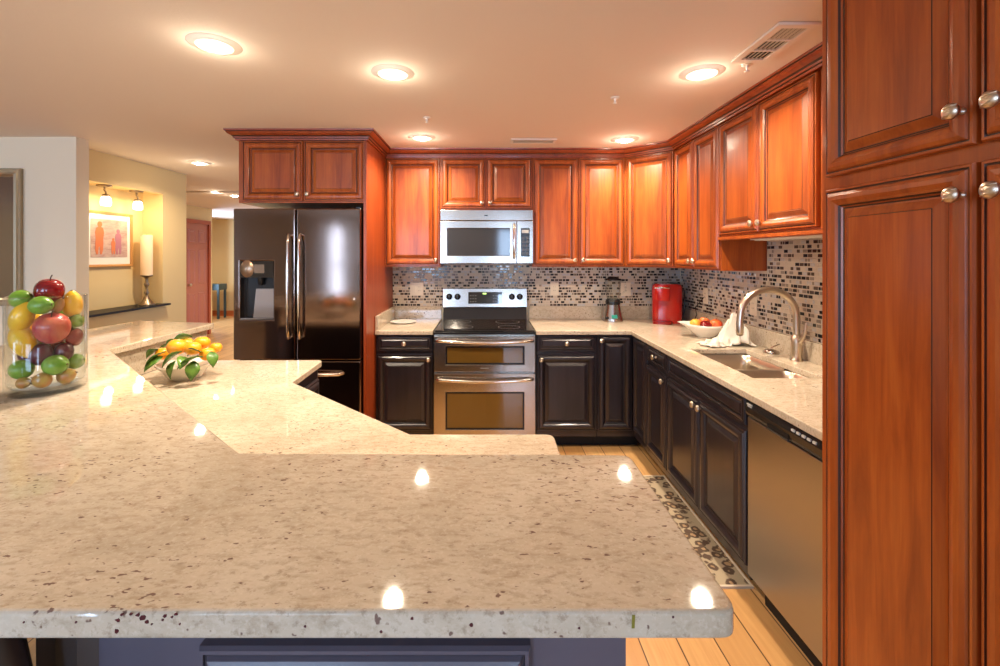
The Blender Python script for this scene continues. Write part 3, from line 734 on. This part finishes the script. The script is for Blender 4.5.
q = MB(); s_ = 445 / .4986; q.prism([((632 - 487) / s_, EYE - 360 / s_), ((635 - 487) / s_, EYE - 360 / s_), ((634.5 - 487) / s_, EYE - 373 / s_), ((631.5 - 487) / s_, EYE - 373 / s_)], .4980, .4990, axis='y'); q.build('mineral_speck', OLIVE, ro)
low = [(-.512, .877), (.209, .877), (.209, 1.405), (-.243, 1.405), (-.867, 1.98), (-.882, 2.394), (-1.628, 2.394), (-1.635, 1.885)]
b = MB(); b.prism(fillet(low, (2, 5), .03), CT - .031, CT)
tag(b.build('peninsula_countertop', GR, bevel=.005, segs=3), 'lower cream granite counter of the peninsula, holding the bowl of tangerines', 'countertop')
# granite riser between the levels
def strip(pts, t):
    A_ = [Vector(p) for p in pts]; L_ = []; 
    for i, p in enumerate(A_):
        d0 = (p - A_[i - 1]).normalized() if i else None; d1 = (A_[i + 1] - p).normalized() if i < len(A_) - 1 else None
        nn = [Vector((d.y, -d.x)) for d in (d0, d1) if d is not None]
        mv = nn[0] if len(nn) == 1 else (nn[0] + nn[1]) / (1 + nn[0].dot(nn[1]))
        q = p + mv * t; L_.append((q.x, q.y))
    return [tuple(p) for p in A_] + L_[::-1]
rp = [(.20, .874), (-.512, .874), (-1.637, 1.884), (-1.631, 2.588)]
pen = empty('peninsula_cabinet', (0, 0, 0)); tag(pen, 'dark peninsula base with raised front panel under the granite bar', 'cabinet')
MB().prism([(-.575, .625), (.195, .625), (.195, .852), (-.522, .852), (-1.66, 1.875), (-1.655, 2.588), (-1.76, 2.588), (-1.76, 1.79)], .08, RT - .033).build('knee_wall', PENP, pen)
MB().prism([(.195, .876), (.195, 1.385), (-.255, 1.385), (-.895, 1.975), (-.905, 2.380), (-1.628, 2.380), (-1.635, 1.887), (-.512, .878)], .08, CT - .032).build('body', DK, pen)
MB().prism([(-.545, .66), (.165, .66), (.165, 1.32), (-.28, 1.32), (-.96, 1.94), (-.97, 2.34), (-1.72, 2.34), (-1.72, 1.81)], 0, .08).build('toe_kick', KICK, pen)
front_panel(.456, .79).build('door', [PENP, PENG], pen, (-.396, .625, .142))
front_panel(.35, .70).build('door', [DK, DKG], pen, (-.899, 1.99, .12), radians(90) + .0)
MB().prism([(-.60, .618), (-.560, .608), (-.545, .625), (-.575, .645)], .08, RT - .03).build('corner_post', mat('grey_painted_post', (.08, .075, .08), .4), pen)
MB().box(-.664, -.636, .655, .68, 0, RT - .033).build('support_post', mat('lilac_grey_post', (.20, .18, .21), .4), pen)
b = MB(); b.prism(strip(rp, -.0).copy() if False else [(.20, .876), (-.512, .876), (-1.6355, 1.886), (-1.629, 2.588), (-1.651, 2.588), (-1.657, 1.878), (-.520, .854), (.20, .854)], CT, RT - .033)
tag(b.build('granite_riser', GR), 'granite riser between the lower counter and the raised bar', 'backsplash')
# bar stool, bottom left
sx, sy = -.738, .385
stl = empty('bar_stool', (sx, sy, 0)); tag(stl, 'dark leather bar stool tucked under the left end of the bar', 'stool')
R = []
for k in range(9):
    a = k / 8; z = .74 + a * .265; wv = .175 * (1 - .25 * max(0, a - .5) ** 2 * 2.4)
    R.append([(x * wv, .17 + yy_, z) for (x, yy_) in ((-1, 0), (-.9, -.02), (0, -.03), (.9, -.02), (1, 0), (.9, .02), (0, .03), (-.9, .02))])
MB().rings(R).build('backrest', DARKL, stl)
MB().lathe([(.17, .66), (.19, .67), (.195, .70), (.18, .725), (.10, .735), (.001, .735)], n=28).build('seat', DARKL, stl)
for (ax, ay) in ((-1, -1), (1, -1), (1, 1), (-1, 1)):
    MB().tube([(ax * .12, ay * .12, .67), (ax * .18, ay * .18, 0)], [.018, .014], 8).build('leg', DARKL, stl)
MB().lathe([(.155, .22), (.163, .228), (.155, .236), (.147, .228)], n=28, caps=False).build('footrest', BRASSD, stl)

# ================================================================== RUG
rug = empty('runner_rug', (.90, 2.455, 0)); tag(rug, 'leopard print runner rug on the floor before the sink cabinets', 'rug')
MB().box(-.27, .27, -.49, .49, 0.0, .008).build('rug_pile', LEO, rug, bevel=.002)
MB().cells([-.275, -.264, .264, .275], [-.495, -.484, .484, .495], lambda i, j: not (i == 1 and j == 1), 0, .010).build('rug_binding', mat('cream_binding', (.62, .50, .38), .9), rug)

# ================================================================== ON THE COUNTERS
# plate
pl = MB().lathe([(.070, 0), (.085, .002), (.108, .010), (.110, .013), (.104, .012), (.07, .006), (.001, .006)], (0, 0, 0), 36).build('plate', CER, None, (-.700, 3.72, CT)); tag(pl, 'cream plate on the small counter left of the range', 'plate')
# blender
bl = empty('blender', (1.075, 3.80, CT)); tag(bl, 'countertop blender with steel base and clear jar', 'blender')
MB().lathe([(.085, 0), (.086, .012), (.082, .03), (.066, .10), (.058, .145)], n=28, sy=.9).build('motor_base', STEEL, bl)
MB().lathe([(.060, .145), (.062, .152), (.060, .185), (.050, .19)], n=28).build('jar_collar', BLK, bl)
MB().lathe([(.050, .190), (.056, .215), (.068, .345), (.0695, .350), (.066, .350), (.053, .216), (.046, .194), (.001, .194)], n=28, caps=False).build('jar', GLASS, bl)
MB().lathe([(.070, .350), (.070, .362), (.045, .366), (.04, .38), (.001, .382)], n=28).build('lid', BLK, bl)
MB().tube([(.066, 0, .34), (.105, 0, .33), (.108, 0, .26), (.060, 0, .22)], .007, 8).build('handle', GLASS, bl)
q = MB(); q.box(-.026, .022, -.002, .002, -.015, .015); q.build('badge', mat('teal_badge', (.02, .22, .18), .3), bl, (-.006, -.077, .048), (radians(-18), 0, 0))
MB().lathe([(.012, 0), (.012, -.012), (.001, -.013)], (-.066, -.05, .035), 14, axis='y').build('knob', BLK, bl)
# coffee maker
cf = empty('coffee_maker', (1.51, 3.735, CT), radians(-18)); tag(cf, 'glossy red single-serve coffee maker in the corner', 'coffee maker')
R = [rrect(0, .05, .235 * k, .24, .05, z, 5) for (k, z) in ((.97, 0), (1, .01), (1, .295), (.95, .315), (.80, .325))]
MB().rings(R).build('housing', REDM, cf)
R = [rrect(-.045, -.09, .125 * k, .09, .035, z, 5) for (k, z) in ((.9, .19), (1, .20), (1, .30), (.9, .315), (.7, .32))]
MB().rings(R).build('brew_head', REDM, cf)
MB().tube([(-.10, -.125, .296), (-.045, -.142, .300), (.01, -.125, .296)], .006, 8).build('handle', CHROME, cf)
R = [rrect(-.04, -.095, .15, .10, .04, z, 5) for z in (0, .022)]
MB().rings(R).build('drip_tray', mat('dark_red_plastic', (.25, .006, .004), .3), cf)
MB().box(.035, .085, -.075, .15, .325, .332).build('top_panel', BLK, cf, bevel=.002)
MB().tube([(.12, .05, .26), (.14, .05, .27), (.14, .05, .1), (.12, .05, .03)], .006, 8).build('side_tube', BLK, cf)
cdc = MB().tube([(1.645, 3.62, CT + .004), (1.672, 3.60, CT + .02), (1.690, 3.59, CT + .08), (1.695, 3.62, CT + .14), (1.713, 3.56, CT + .20), (1.718, 3.50, CT + .245)], .0035, 8).build('power_cord', BLK); tag(cdc, 'black power cord rising behind the fruit bowl to the outlet', 'cord')

def fruit_mat(name, c0, c1, scale=3, rough=.35, streak=False):
    m = mat(name, c0, rough, coat=.3)
    v = coords(m, (1, 1, .3) if streak else (1, 1, 1)); n = noise(m, v, scale * 8, 4, .6)
    base(m, ramp(m, n, [(.38, c0), (.62, c1)])); return m
F = {
 'lemon': fruit_mat('lemon_skin', (.82, .42, .010), (.88, .52, .02)), 'lime': fruit_mat('lime_skin', (.10, .24, .012), (.19, .36, .03)),
 'apple': fruit_mat('dark_red_apple_skin', (.14, .003, .006), (.24, .008, .010), rough=.15), 'mango': fruit_mat('blushed_pink_skin', (.40, .015, .035), (.55, .13, .07), 4, streak=True),
 'plum': fruit_mat('dark_plum_skin', (.05, .006, .015), (.11, .01, .02)), 'pear': fruit_mat('speckled_pear_skin', (.48, .33, .06), (.50, .20, .05), 4),
 'fig': fruit_mat('brown_fruit_skin', (.30, .12, .04), (.42, .2, .07)), 'orange': fruit_mat('tangerine_skin', (.86, .30, .008), (.90, .38, .015)),
 'peach': fruit_mat('peach_skin', (.72, .20, .04), (.62, .05, .02), 4), 'yapple': fruit_mat('yellow_apple_skin', (.75, .45, .05), (.75, .28, .04), 4)}
STEM = mat('brown_stem', (.10, .05, .02), .7)
LEAF = mat('green_leaf', (.07, .18, .02), .4, coat=.2); base(LEAF, ramp(LEAF, noise(LEAF, coords(LEAF), 30), [(.35, (.035, .11, .012)), (.65, (.13, .26, .035))]))
def fruit(kind, c, rx, rz, tilt=(0, 0, 0), label='', group=None, name=None, shape='round', cat=None):
    b = MB(); P = []; n = 14
    for k in range(n + 1):
        t = pi * k / n; r = sin(t); z = -cos(t)
        if shape == 'lemon':
            r = sin(t) ** .95; z = z * (1 + .16 * abs(z) ** 8)
        elif shape == 'apple':
            r = sin(t) * (1 + .10 * z); z = z * (.92 - .18 * (1 - r) ** 3 * (1 if z > 0 else .5) )
        elif shape == 'pear': r = sin(t) * (1 - .22 * z) * (1.0 if z < 0 else 1 - .15 * z)
        elif shape == 'orange': z = z * (1 - .10 * (abs(z) ** 6))
        P.append((max(r * rx, .0004), z * rz))
    b.lathe(P, n=22)
    mt = F[kind]
    root = b.build(name or kind, mt, None, c, tilt)
    if shape in ('apple', 'pear'): MB().tube([(0, 0, rz * .70), (.002, 0, rz * 1.0), (.006, 0, rz * 1.16)], [.0018, .0015, .002], 6).build('stem', STEM, root)
    if shape == 'lemon': MB().lathe([(.003, rz * 1.10), (.003, rz * 1.17), (.001, rz * 1.18)], n=8).build('stem', STEM, root)
    if shape == 'orange': MB().lathe([(.004, rz * .86), (.004, rz * .93), (.001, rz * .94)], n=8).build('stem', LEAF, root)
    tag(root, label, cat or (name or kind).replace('_', ' '), group)
    return root
# glass vase
VX, VY, VR, VH = -1.302, 1.317, .0895, .281
vz = MB()
vz.lathe([(.001, 0), (VR - .008, 0), (VR - .001, .006), (VR, .015), (VR, VH - .002), (VR - .002, VH), (VR - .005, VH - .002), (VR - .005, .030), (VR - .012, .021), (.001, .020)], n=64, caps=False)
vo = vz.build('glass_vase', GLASS, None, (VX, VY, RT)); tag(vo, 'wide clear glass cylinder vase packed with fruit on the bar', 'vase')
VF = []
def vfruit(kind, px, py, wpx, hpx, depth, label, shape, name=None, tilt=(0, 0, 0), cat=None):
    """queue a fruit for the vase; depth 0..1 = from the front glass to the back along the line of sight"""
    k = .72; s0 = 335.0
    lying = abs(tilt[1]) > .7
    rx = wpx / 2 / s0 * (1 if lying else k); rz = hpx / 2 / s0 * (k if lying else 1)
    rm = (2 * rx + rz) / 3
    th = math.atan2(px - 487, 445)                       # bearing of the sight line
    u = (sin(th), cos(th)); dc = VX * u[0] + VY * u[1]; off = abs(VX * u[1] - VY * u[0])
    rad = VR - .006 - rm; off = min(off, rad * .98); half = sqrt(rad * rad - off * off)
    t = dc - half + depth * 2 * half; X, Y = u[0] * t, u[1] * t
    Z = EYE - (py - 255) * Y / 445
    VF.append([kind, Vector((X, Y, Z)), rx, rz, rm, tilt, label, name, shape, cat])
def place_vfruit():
    P0 = [f[1].copy() for f in VF]
    for it in range(160):
        for a in range(len(VF)):
            for b_ in range(a + 1, len(VF)):
                A_, B_ = VF[a], VF[b_]; d = B_[1] - A_[1]; L_ = d.length or .001; need = (A_[4] + B_[4]) * .90
                if L_ < need:
                    p = d / L_ * (need - L_) * .25; A_[1] = A_[1] - p; B_[1] = B_[1] + p
        for q, f in enumerate(VF):
            f[1] = f[1] + (P0[q] - f[1]) * .03
            hx, hy = f[1].x - VX, f[1].y - VY; r_ = sqrt(hx * hx + hy * hy); lim = VR - .005 - f[4] * .96
            if r_ > lim: f[1].x = VX + hx * lim / r_; f[1].y = VY + hy * lim / r_
            lo = RT + .021 + min(f[2], f[3])
            if f[1].z < lo: f[1].z = lo
    for kind, c, rx, rz, rm, tilt, label, name, shape, cat in VF:
        fruit(kind, c, rx * .97, rz * .97, tilt, label, 'fruit in the glass vase', name, shape, cat)
h90 = (0, radians(88), 0)
vfruit('apple', 50, 293.5, 33, 31, .35, 'shiny dark red apple on top of the vase', 'apple', 'red_apple', (.1, .15, 0), 'apple')
vfruit('lime', 21, 301, 18, 25, .45, 'green fruit at the top left rim of the vase', 'lemon', 'lime', (0, 1.2, 0))
vfruit('lime', 41, 305, 18, 27, .0, 'lime under the red apple at the vase rim', 'lemon', 'lime', (0, 1.45, 0))
vfruit('lemon', 74, 304.5, 24, 27, .10, 'yellow lemon at the top right of the vase', 'lemon', 'lemon', (.2, .15, 0))
vfruit('fig', 59, 304, 13, 17, .25, 'small brown fruit between lime and lemon near the rim', 'pear', 'brown_fruit', (0, .5, 0), 'fruit')
vfruit('lemon', 17.5, 316, 26, 30, .05, 'upper yellow lemon on the left side of the vase', 'lemon', 'lemon', (0, .35, 0))
vfruit('lemon', 18.5, 346.5, 28, 32, .05, 'lower yellow lemon on the left side of the vase', 'lemon', 'lemon', (0, -.4, 0))
vfruit('mango', 51, 329, 40, 36, .0, 'large pink and yellow blushed fruit in the middle of the vase', 'apple', 'blushed_apple', (.3, .25, 0), 'apple')
vfruit('lime', 79, 321, 14, 18, .35, 'green fruit behind the right lemon in the vase', 'lemon', 'lime', (0, .8, 0))
vfruit('apple', 76, 340, 23, 22, .25, 'dark red apple low at the right of the vase', 'apple', 'red_apple', (.2, 0, 0), 'apple')
vfruit('plum', 45, 352, 26, 24, .30, 'dark purple plum under the blushed apple', 'orange', 'plum')
vfruit('plum', 62, 350, 22, 20, .35, 'dark red plum between blushed apple and limes', 'orange', 'plum')
vfruit('lime', 22.5, 369.5, 19, 26.5, .0, 'green lime low at the left of the vase', 'lemon', 'lime', (0, 1.5, 0))
vfruit('lime', 54, 364, 20, 29, .0, 'largest green lime at the bottom middle of the vase', 'lemon', 'lime', (0, 1.5, 0))
vfruit('lime', 75, 359, 16, 22, .10, 'green lime low at the right of the vase', 'lemon', 'lime', (0, 1.35, 0))
vfruit('pear', 24, 382, 11, 17, .08, 'small yellow pear at the bottom left of the vase', 'pear', 'small_pear', (0, 1.5, 0), 'pear')
vfruit('pear', 42, 380, 15, 23, .04, 'small yellow pear at the bottom middle of the vase', 'pear', 'small_pear', (0, -1.5, 0), 'pear')
vfruit('pear', 66, 375.5, 15, 25, .06, 'small reddish pear at the bottom right of the vase', 'pear', 'small_pear', (0, 1.1, 0), 'pear')
for (px, py, w_, h_, dp, kd, sh, nm, lb) in ((40, 330, 26, 28, .8, 'lemon', 'lemon', 'lemon', 'lemon at the back of the vase behind the blushed apple'), (64, 326, 26, 28, .75, 'lime', 'lemon', 'lime', 'lime at the back of the vase behind the right lemon'),
        (30, 352, 26, 26, .8, 'plum', 'orange', 'plum', 'plum at the back of the vase, low on the left'), (58, 350, 26, 26, .85, 'apple', 'apple', 'red_apple', 'red apple at the back of the vase, low down')):
    vfruit(kd, px, py, w_, h_, dp, lb, sh, nm, cat=nm.replace('_', ' '))

place_vfruit()
# bowl of tangerines
TB = (-1.389, 2.051)
tb = MB().lathe([(.060, 0), (.064, .003), (.078, .020), (.090, .042), (.112, .062), (.118, .068), (.113, .068), (.088, .047), (.072, .022), (.05, .010), (.001, .009)], n=40).build('ceramic_bowl', CER, None, (*TB, CT)); tag(tb, 'white ceramic bowl heaped with leafy tangerines', 'bowl')
def leafmesh(L_=.06, w_=.028, curl=.02):
    b = MB(); n = 6; T = []; Bt = []
    for k in range(n + 1):
        t = k / n; wd = w_ / 2 * sin(pi * min(t * 1.02 + .02, 1)) ** .8; z = -curl * t * t * 2.2 + .010 * sin(pi * t)
        T.append([(t * L_, -wd, z + .004), (t * L_, 0, z), (t * L_, wd, z + .004)])
    vs = [p for r in T for p in r]; fs = []
    for k in range(n):
        for i in range(2): fs.append((k * 3 + i, k * 3 + i + 1, k * 3 + i + 4, k * 3 + i + 3))
    return b.add(vs, fs, 0, True)
tang = [(177, 347, 9.6, 'large tangerine at the front left of the bowl'), (193, 348.5, 8.0, 'tangerine at the front middle of the bowl'), (163.5, 353.5, 7.5, 'tangerine at the left rim of the bowl, half under a leaf'),
        (202, 343, 8.0, 'tangerine at the top right of the heap'), (207.5, 354, 7.8, 'tangerine at the right of the bowl, low'), (216, 347.5, 6.0, 'small tangerine hanging over the right rim'),
        (187, 344, 7.0, 'tangerine at the back of the heap under the pale leaf')]
dep = [2.0, 1.99, 2.03, 2.09, 2.02, 2.08, 2.13]
# leaves: (tangerine index, px, py, depth, azimuth deg, pitch, roll, length)
lv = [(2, 166, 352, 1.965, 205, .55, .2, .085), (2, 163, 357, 1.96, 235, .45, -.3, .070), (2, 158, 350, 2.0, 170, .35, .3, .055), (0, 176, 361, 1.925, 255, .95, .2, .062), (0, 182, 352, 1.935, 215, .5, .5, .075), (0, 183, 357, 1.93, 300, .35, -.4, .060),
      (1, 194, 361, 1.925, 290, .95, -.2, .070), (1, 200, 352, 1.95, 150, .1, .5, .075), (1, 203, 357, 1.93, 200, .25, .3, .085), (6, 192, 337, 2.08, 190, .1, .7, .070), (6, 181, 340, 2.10, 170, .2, .2, .070), (6, 172, 344, 2.08, 185, .4, .1, .055),
      (4, 210, 352, 1.97, 320, .8, 0, .060), (5, 214, 351, 2.03, 280, .9, .2, .050)]
T_ = []
for (px, py, r, lb), Y in zip(tang, dep):
    s_ = 445 / Y; X = (px - 487) / s_; Z = EYE - (py - 255) / s_; r *= .94
    T_.append(fruit('orange', (X, Y, Z), r / s_, r / s_ * .92, (0, 0, 0), lb, 'tangerines in the white bowl', 'tangerine', 'orange'))
for (ti, px, py, Y, az, pitch, roll, L_) in lv:
    s_ = 445 / Y; P = Vector(((px - 487) / s_, Y, EYE - (py - 255) / s_)); o = T_[ti]
    leafmesh(L_ * 1.2, L_ * .80, .010).build('leaf', LEAF, o, tuple(P - o.location), (roll, pitch, radians(az)), solid=.0006)

# fruit bowl on the right counter
FB = (1.512, 3.07)
b = MB(); R = []
for (r, z, e) in ((.055, 0, 0), (.060, .004, 0), (.095, .035, .0), (.130, .070, .1), (.150, .088, .25), (.146, .086, .25), (.120, .062, .1), (.085, .032, 0), (.03, .014, 0)):
    ring = []
    for k in range(40):
        a = 2 * pi * k / 40; ex = 1 + e * max(0, abs(cos(a)) - .7) / .3 * .9
        ring.append((r * ex * cos(a), r * .78 * sin(a), z + e * .03 * abs(cos(a))))
    R.append(ring)
b.rings(R); fb = b.build('fruit_bowl', CER, None, (*FB, CT), radians(-20)); tag(fb, 'boat-shaped white bowl of peaches and apples beside the red coffee maker', 'bowl')
for (dx, dy, dz, r, kd, sh, nm, lb) in ((-.075, 0, .088, .036, 'yapple', 'apple', 'yellow_apple', 'yellow-orange fruit at the left of the white fruit bowl'), (-.020, -.035, .082, .038, 'apple', 'apple', 'red_apple', 'red apple at the front of the white fruit bowl'),
        (.052, -.03, .088, .042, 'peach', 'apple', 'peach', 'large orange-red peach at the right of the fruit bowl'), (.01, .045, .096, .036, 'peach', 'apple', 'peach', 'peach at the back of the fruit bowl'), (-.045, .055, .086, .033, 'yapple', 'apple', 'yellow_apple', 'yellow apple at the back left of the fruit bowl')):
    fruit(kd, (FB[0] + dx, FB[1] + dy, CT + dz), r, r, (random.uniform(-.4, .4), random.uniform(-.4, .4), 0), lb, 'fruit in the white boat-shaped bowl', nm, sh, nm.replace('_', ' '))

# towel: crumpled pile with a folded end standing against the faucet
def towel():
    b = MB(); nx, ny = 44, 26; vs = []
    rnd = [random.uniform(0, 6) for _ in range(8)]
    for j in range(ny + 1):
        for i in range(nx + 1):
            u, v_ = i / nx, j / ny
            x = -.15 + .30 * u + .012 * sin(9 * v_ + rnd[0]); y = -.075 + .15 * v_ + .014 * sin(8 * u + rnd[1])
            edge = min(1, 6 * min(u, 1 - u, v_, 1 - v_) + .05)
            z = .006 + edge * (.020 + .016 * sin(11 * u + 3 * v_ + rnd[2]) + .012 * sin(17 * v_ - 6 * u + rnd[3]) + .010 * sin(25 * u + 9 * v_) + .006 * sin(41 * v_ + 13 * u))
            # the raised end
            d = ((u - .72) / .20) ** 2 + ((v_ - .5) / .42) ** 2
            z += .120 * math.exp(-d ** 2 * .9) * (1 + .10 * sin(30 * u + rnd[4]) + .14 * sin(24 * v_ + rnd[5]))
            x += .010 * sin(34 * v_ + 5 * u) * math.exp(-d); y += .010 * sin(38 * u + 4 * v_)
            x += .035 * math.exp(-d) 
            vs.append((x, y, max(z, .003)))
    fs = [(j * (nx + 1) + i, j * (nx + 1) + i + 1, (j + 1) * (nx + 1) + i + 1, (j + 1) * (nx + 1) + i) for j in range(ny) for i in range(nx)]
    return b.add(vs, fs, 0, True)
tw = towel().build('dish_towel', CLOTH, None, (1.49, 2.80, CT), radians(8), solid=.004); tag(tw, 'crumpled white dish towel heaped beside the sink near the faucet', 'towel')

# ================================================================== LEFT : mirror, niche
mr = empty('framed_mirror', (-3.97, 3.253, 0)); tag(mr, 'large silver-framed mirror with a brownish reflection on the cream wall', 'mirror')
z0, z1_, xr = 1.10, 2.10, .58
R = []
for (i_, d_) in ((0, 0), (0, .02), (.008, .028), (.03, .022), (.045, .026), (.056, .012), (.060, .010)):
    R.append([(-xr + i_, -d_, z0 + i_), (xr - i_, -d_, z0 + i_), (xr - i_, -d_, z1_ - i_), (-xr + i_, -d_, z1_ - i_)])
b = MB()
for i in range(len(R) - 1):
    for k in range(4):
        j = (k + 1) % 4; b.add([R[i][k], R[i][j], R[i + 1][j], R[i + 1][k]], [(0, 1, 2, 3)])
b.build('frame', SILF, mr)
MB().box(-xr + .055, xr - .055, -.010, -.004, z0 + .055, z1_ - .055).build('mirror_glass', mat('dim_mirror', (.22, .165, .135), .15, metal=.85), mr)
# ledge
tag(MB().box(-3.448, -3.195, 3.37, 4.50, NZ0 - .019, NZ0).build('wall_ledge', BLACKS, bevel=.003), 'thin black stone ledge across the yellow wall niche', 'shelf')
# picture on the niche back wall (faces +x)
R90p = radians(90)
pc = empty('framed_picture', (-3.447, 4.055, 1.61), R90p); tag(pc, 'framed orange figure picture with white mount in the niche', 'picture')
ww, hh = .255, .25
R = [[(-ww + i_, -d_, -hh + i_), (ww - i_, -d_, -hh + i_), (ww - i_, -d_, hh - i_), (-ww + i_, -d_, hh - i_)] for i_, d_ in ((0, 0), (0, .018), (.006, .022), (.022, .018), (.026, .006))]
b = MB()
for i in range(len(R) - 1):
    for k in range(4):
        j = (k + 1) % 4; b.add([R[i][k], R[i][j], R[i + 1][j], R[i + 1][k]], [(0, 1, 2, 3)])
b.build('frame', GOLDF, pc)
MB().box(-ww + .024, ww - .024, -.008, -.002, -hh + .024, hh - .024).build('mount', MATB, pc)
am = mat('faded_print', (.45, .30, .26), .7); base(am, ramp(am, noise(am, coords(am, (3, 3, 9)), 3, 5, .7), [(.3, (.35, .19, .16)), (.5, (.50, .33, .27)), (.7, (.58, .42, .32))]))
art = MB().box(-.195, .195, -.011, -.008, -.160, .180).build('print', am, pc)
OR1 = mat('orange_figure_paint', (.62, .17, .06), .7)
def fig(cx, sc, lean):
    b = MB(); prof = [(0, .30), (.018, .295), (.024, .27), (.014, .25), (.035, .24), (.046, .20), (.038, .14), (.042, .10), (.040, .04), (.028, 0), (.012, 0), (.006, .07)]
    L_ = [(cx + (x * sc) + lean * z, -.135 + z * sc) for x, z in prof]; Rr = [(cx - (x * sc) + lean * z, -.135 + z * sc) for x, z in prof[::-1]]
    b.prism(L_ + Rr[:-1], -.013, -.011, axis='y'); return b
fig(-.115, .98, .03).build('painted_figure', OR1, art); fig(.035, .50, 0).build('painted_figure', OR1, art); fig(.095, .78, -.02).build('painted_figure', mat('violet_figure_paint', (.42, .16, .20), .7), art)
# lamps
def nlamp(y, lb):
    r = empty('spot_lamp', (-3.335, y, NZ1)); tag(r, lb, 'lamp', 'niche spot lamps')
    MB().lathe([(.055, 0), (.055, -.010), (.040, -.018), (.012, -.020)], n=24).build('canopy', BRASSD, r)
    MB().tube([(0, 0, -.018), (0, 0, -.045), (.012, 0, -.06), (.012, 0, -.085)], .007, 8).build('arm', BRASSD, r)
    MB().lathe([(.020, -.080), (.028, -.085), (.030, -.100)], (.012, 0, 0), 20).build('socket', BRASSD, r)
    MB().lathe([(.026, -.100), (.036, -.115), (.040, -.150), (.038, -.175), (.030, -.180), (.001, -.182)], (.012, 0, 0), 24).build('glass_shade', FROST, r)
    l = bpy.data.lights.new('spot_lamp_bulb', 'POINT'); l.energy = 1.5; l.color = (1, .78, .45); l.shadow_soft_size = .03
    lo = bpy.data.objects.new('spot_lamp_bulb', l); COL.objects.link(lo); lo.location = (-3.30, y, NZ1 - .22)
nlamp(3.88, 'left glowing glass lamp above the niche picture'); nlamp(4.235, 'right glowing glass lamp above the niche candle')
cs = empty('candlestick', (-3.335, 4.36, NZ0)); tag(cs, 'turned antique metal candlestick on the niche ledge', 'candlestick')
MB().lathe([(.070, 0), (.070, .006), (.05, .02), (.035, .045), (.020, .075), (.012, .09), (.012, .10), (.022, .115), (.014, .13), (.011, .17), (.018, .185), (.024, .20), (.014, .215), (.013, .25), (.02, .265), (.05, .278), (.052, .288), (.001, .288)], n=28).build('stand', BRASSD, cs)
cn = MB().lathe([(.050, 0), (.050, .385), (.044, .392), (.010, .385), (.001, .385)], n=28).build('pillar_candle', CANDLE, None, (-3.335, 4.36, NZ0 + .289)); tag(cn, 'tall cream pillar candle on the metal candlestick', 'candle')
MB().tube([(0, 0, .385), (0, 0, .40)], .0015, 6).build('wick', BLK, cn)
# hall table
ht = empty('hall_table', (-6.42, 10.35, 0)); tag(ht, 'small dark teal console table by the far yellow wall', 'table')
MB().box(-.28, .28, -.16, .16, .66, .80).build('tabletop', TEAL, ht, bevel=.005)
for (ax, ay) in ((-1, -1), (1, -1), (1, 1), (-1, 1)):
    MB().box(ax * .25 - .02, ax * .25 + .02, ay * .13 - .02, ay * .13 + .02, 0, .66).build('leg', TEAL, ht)
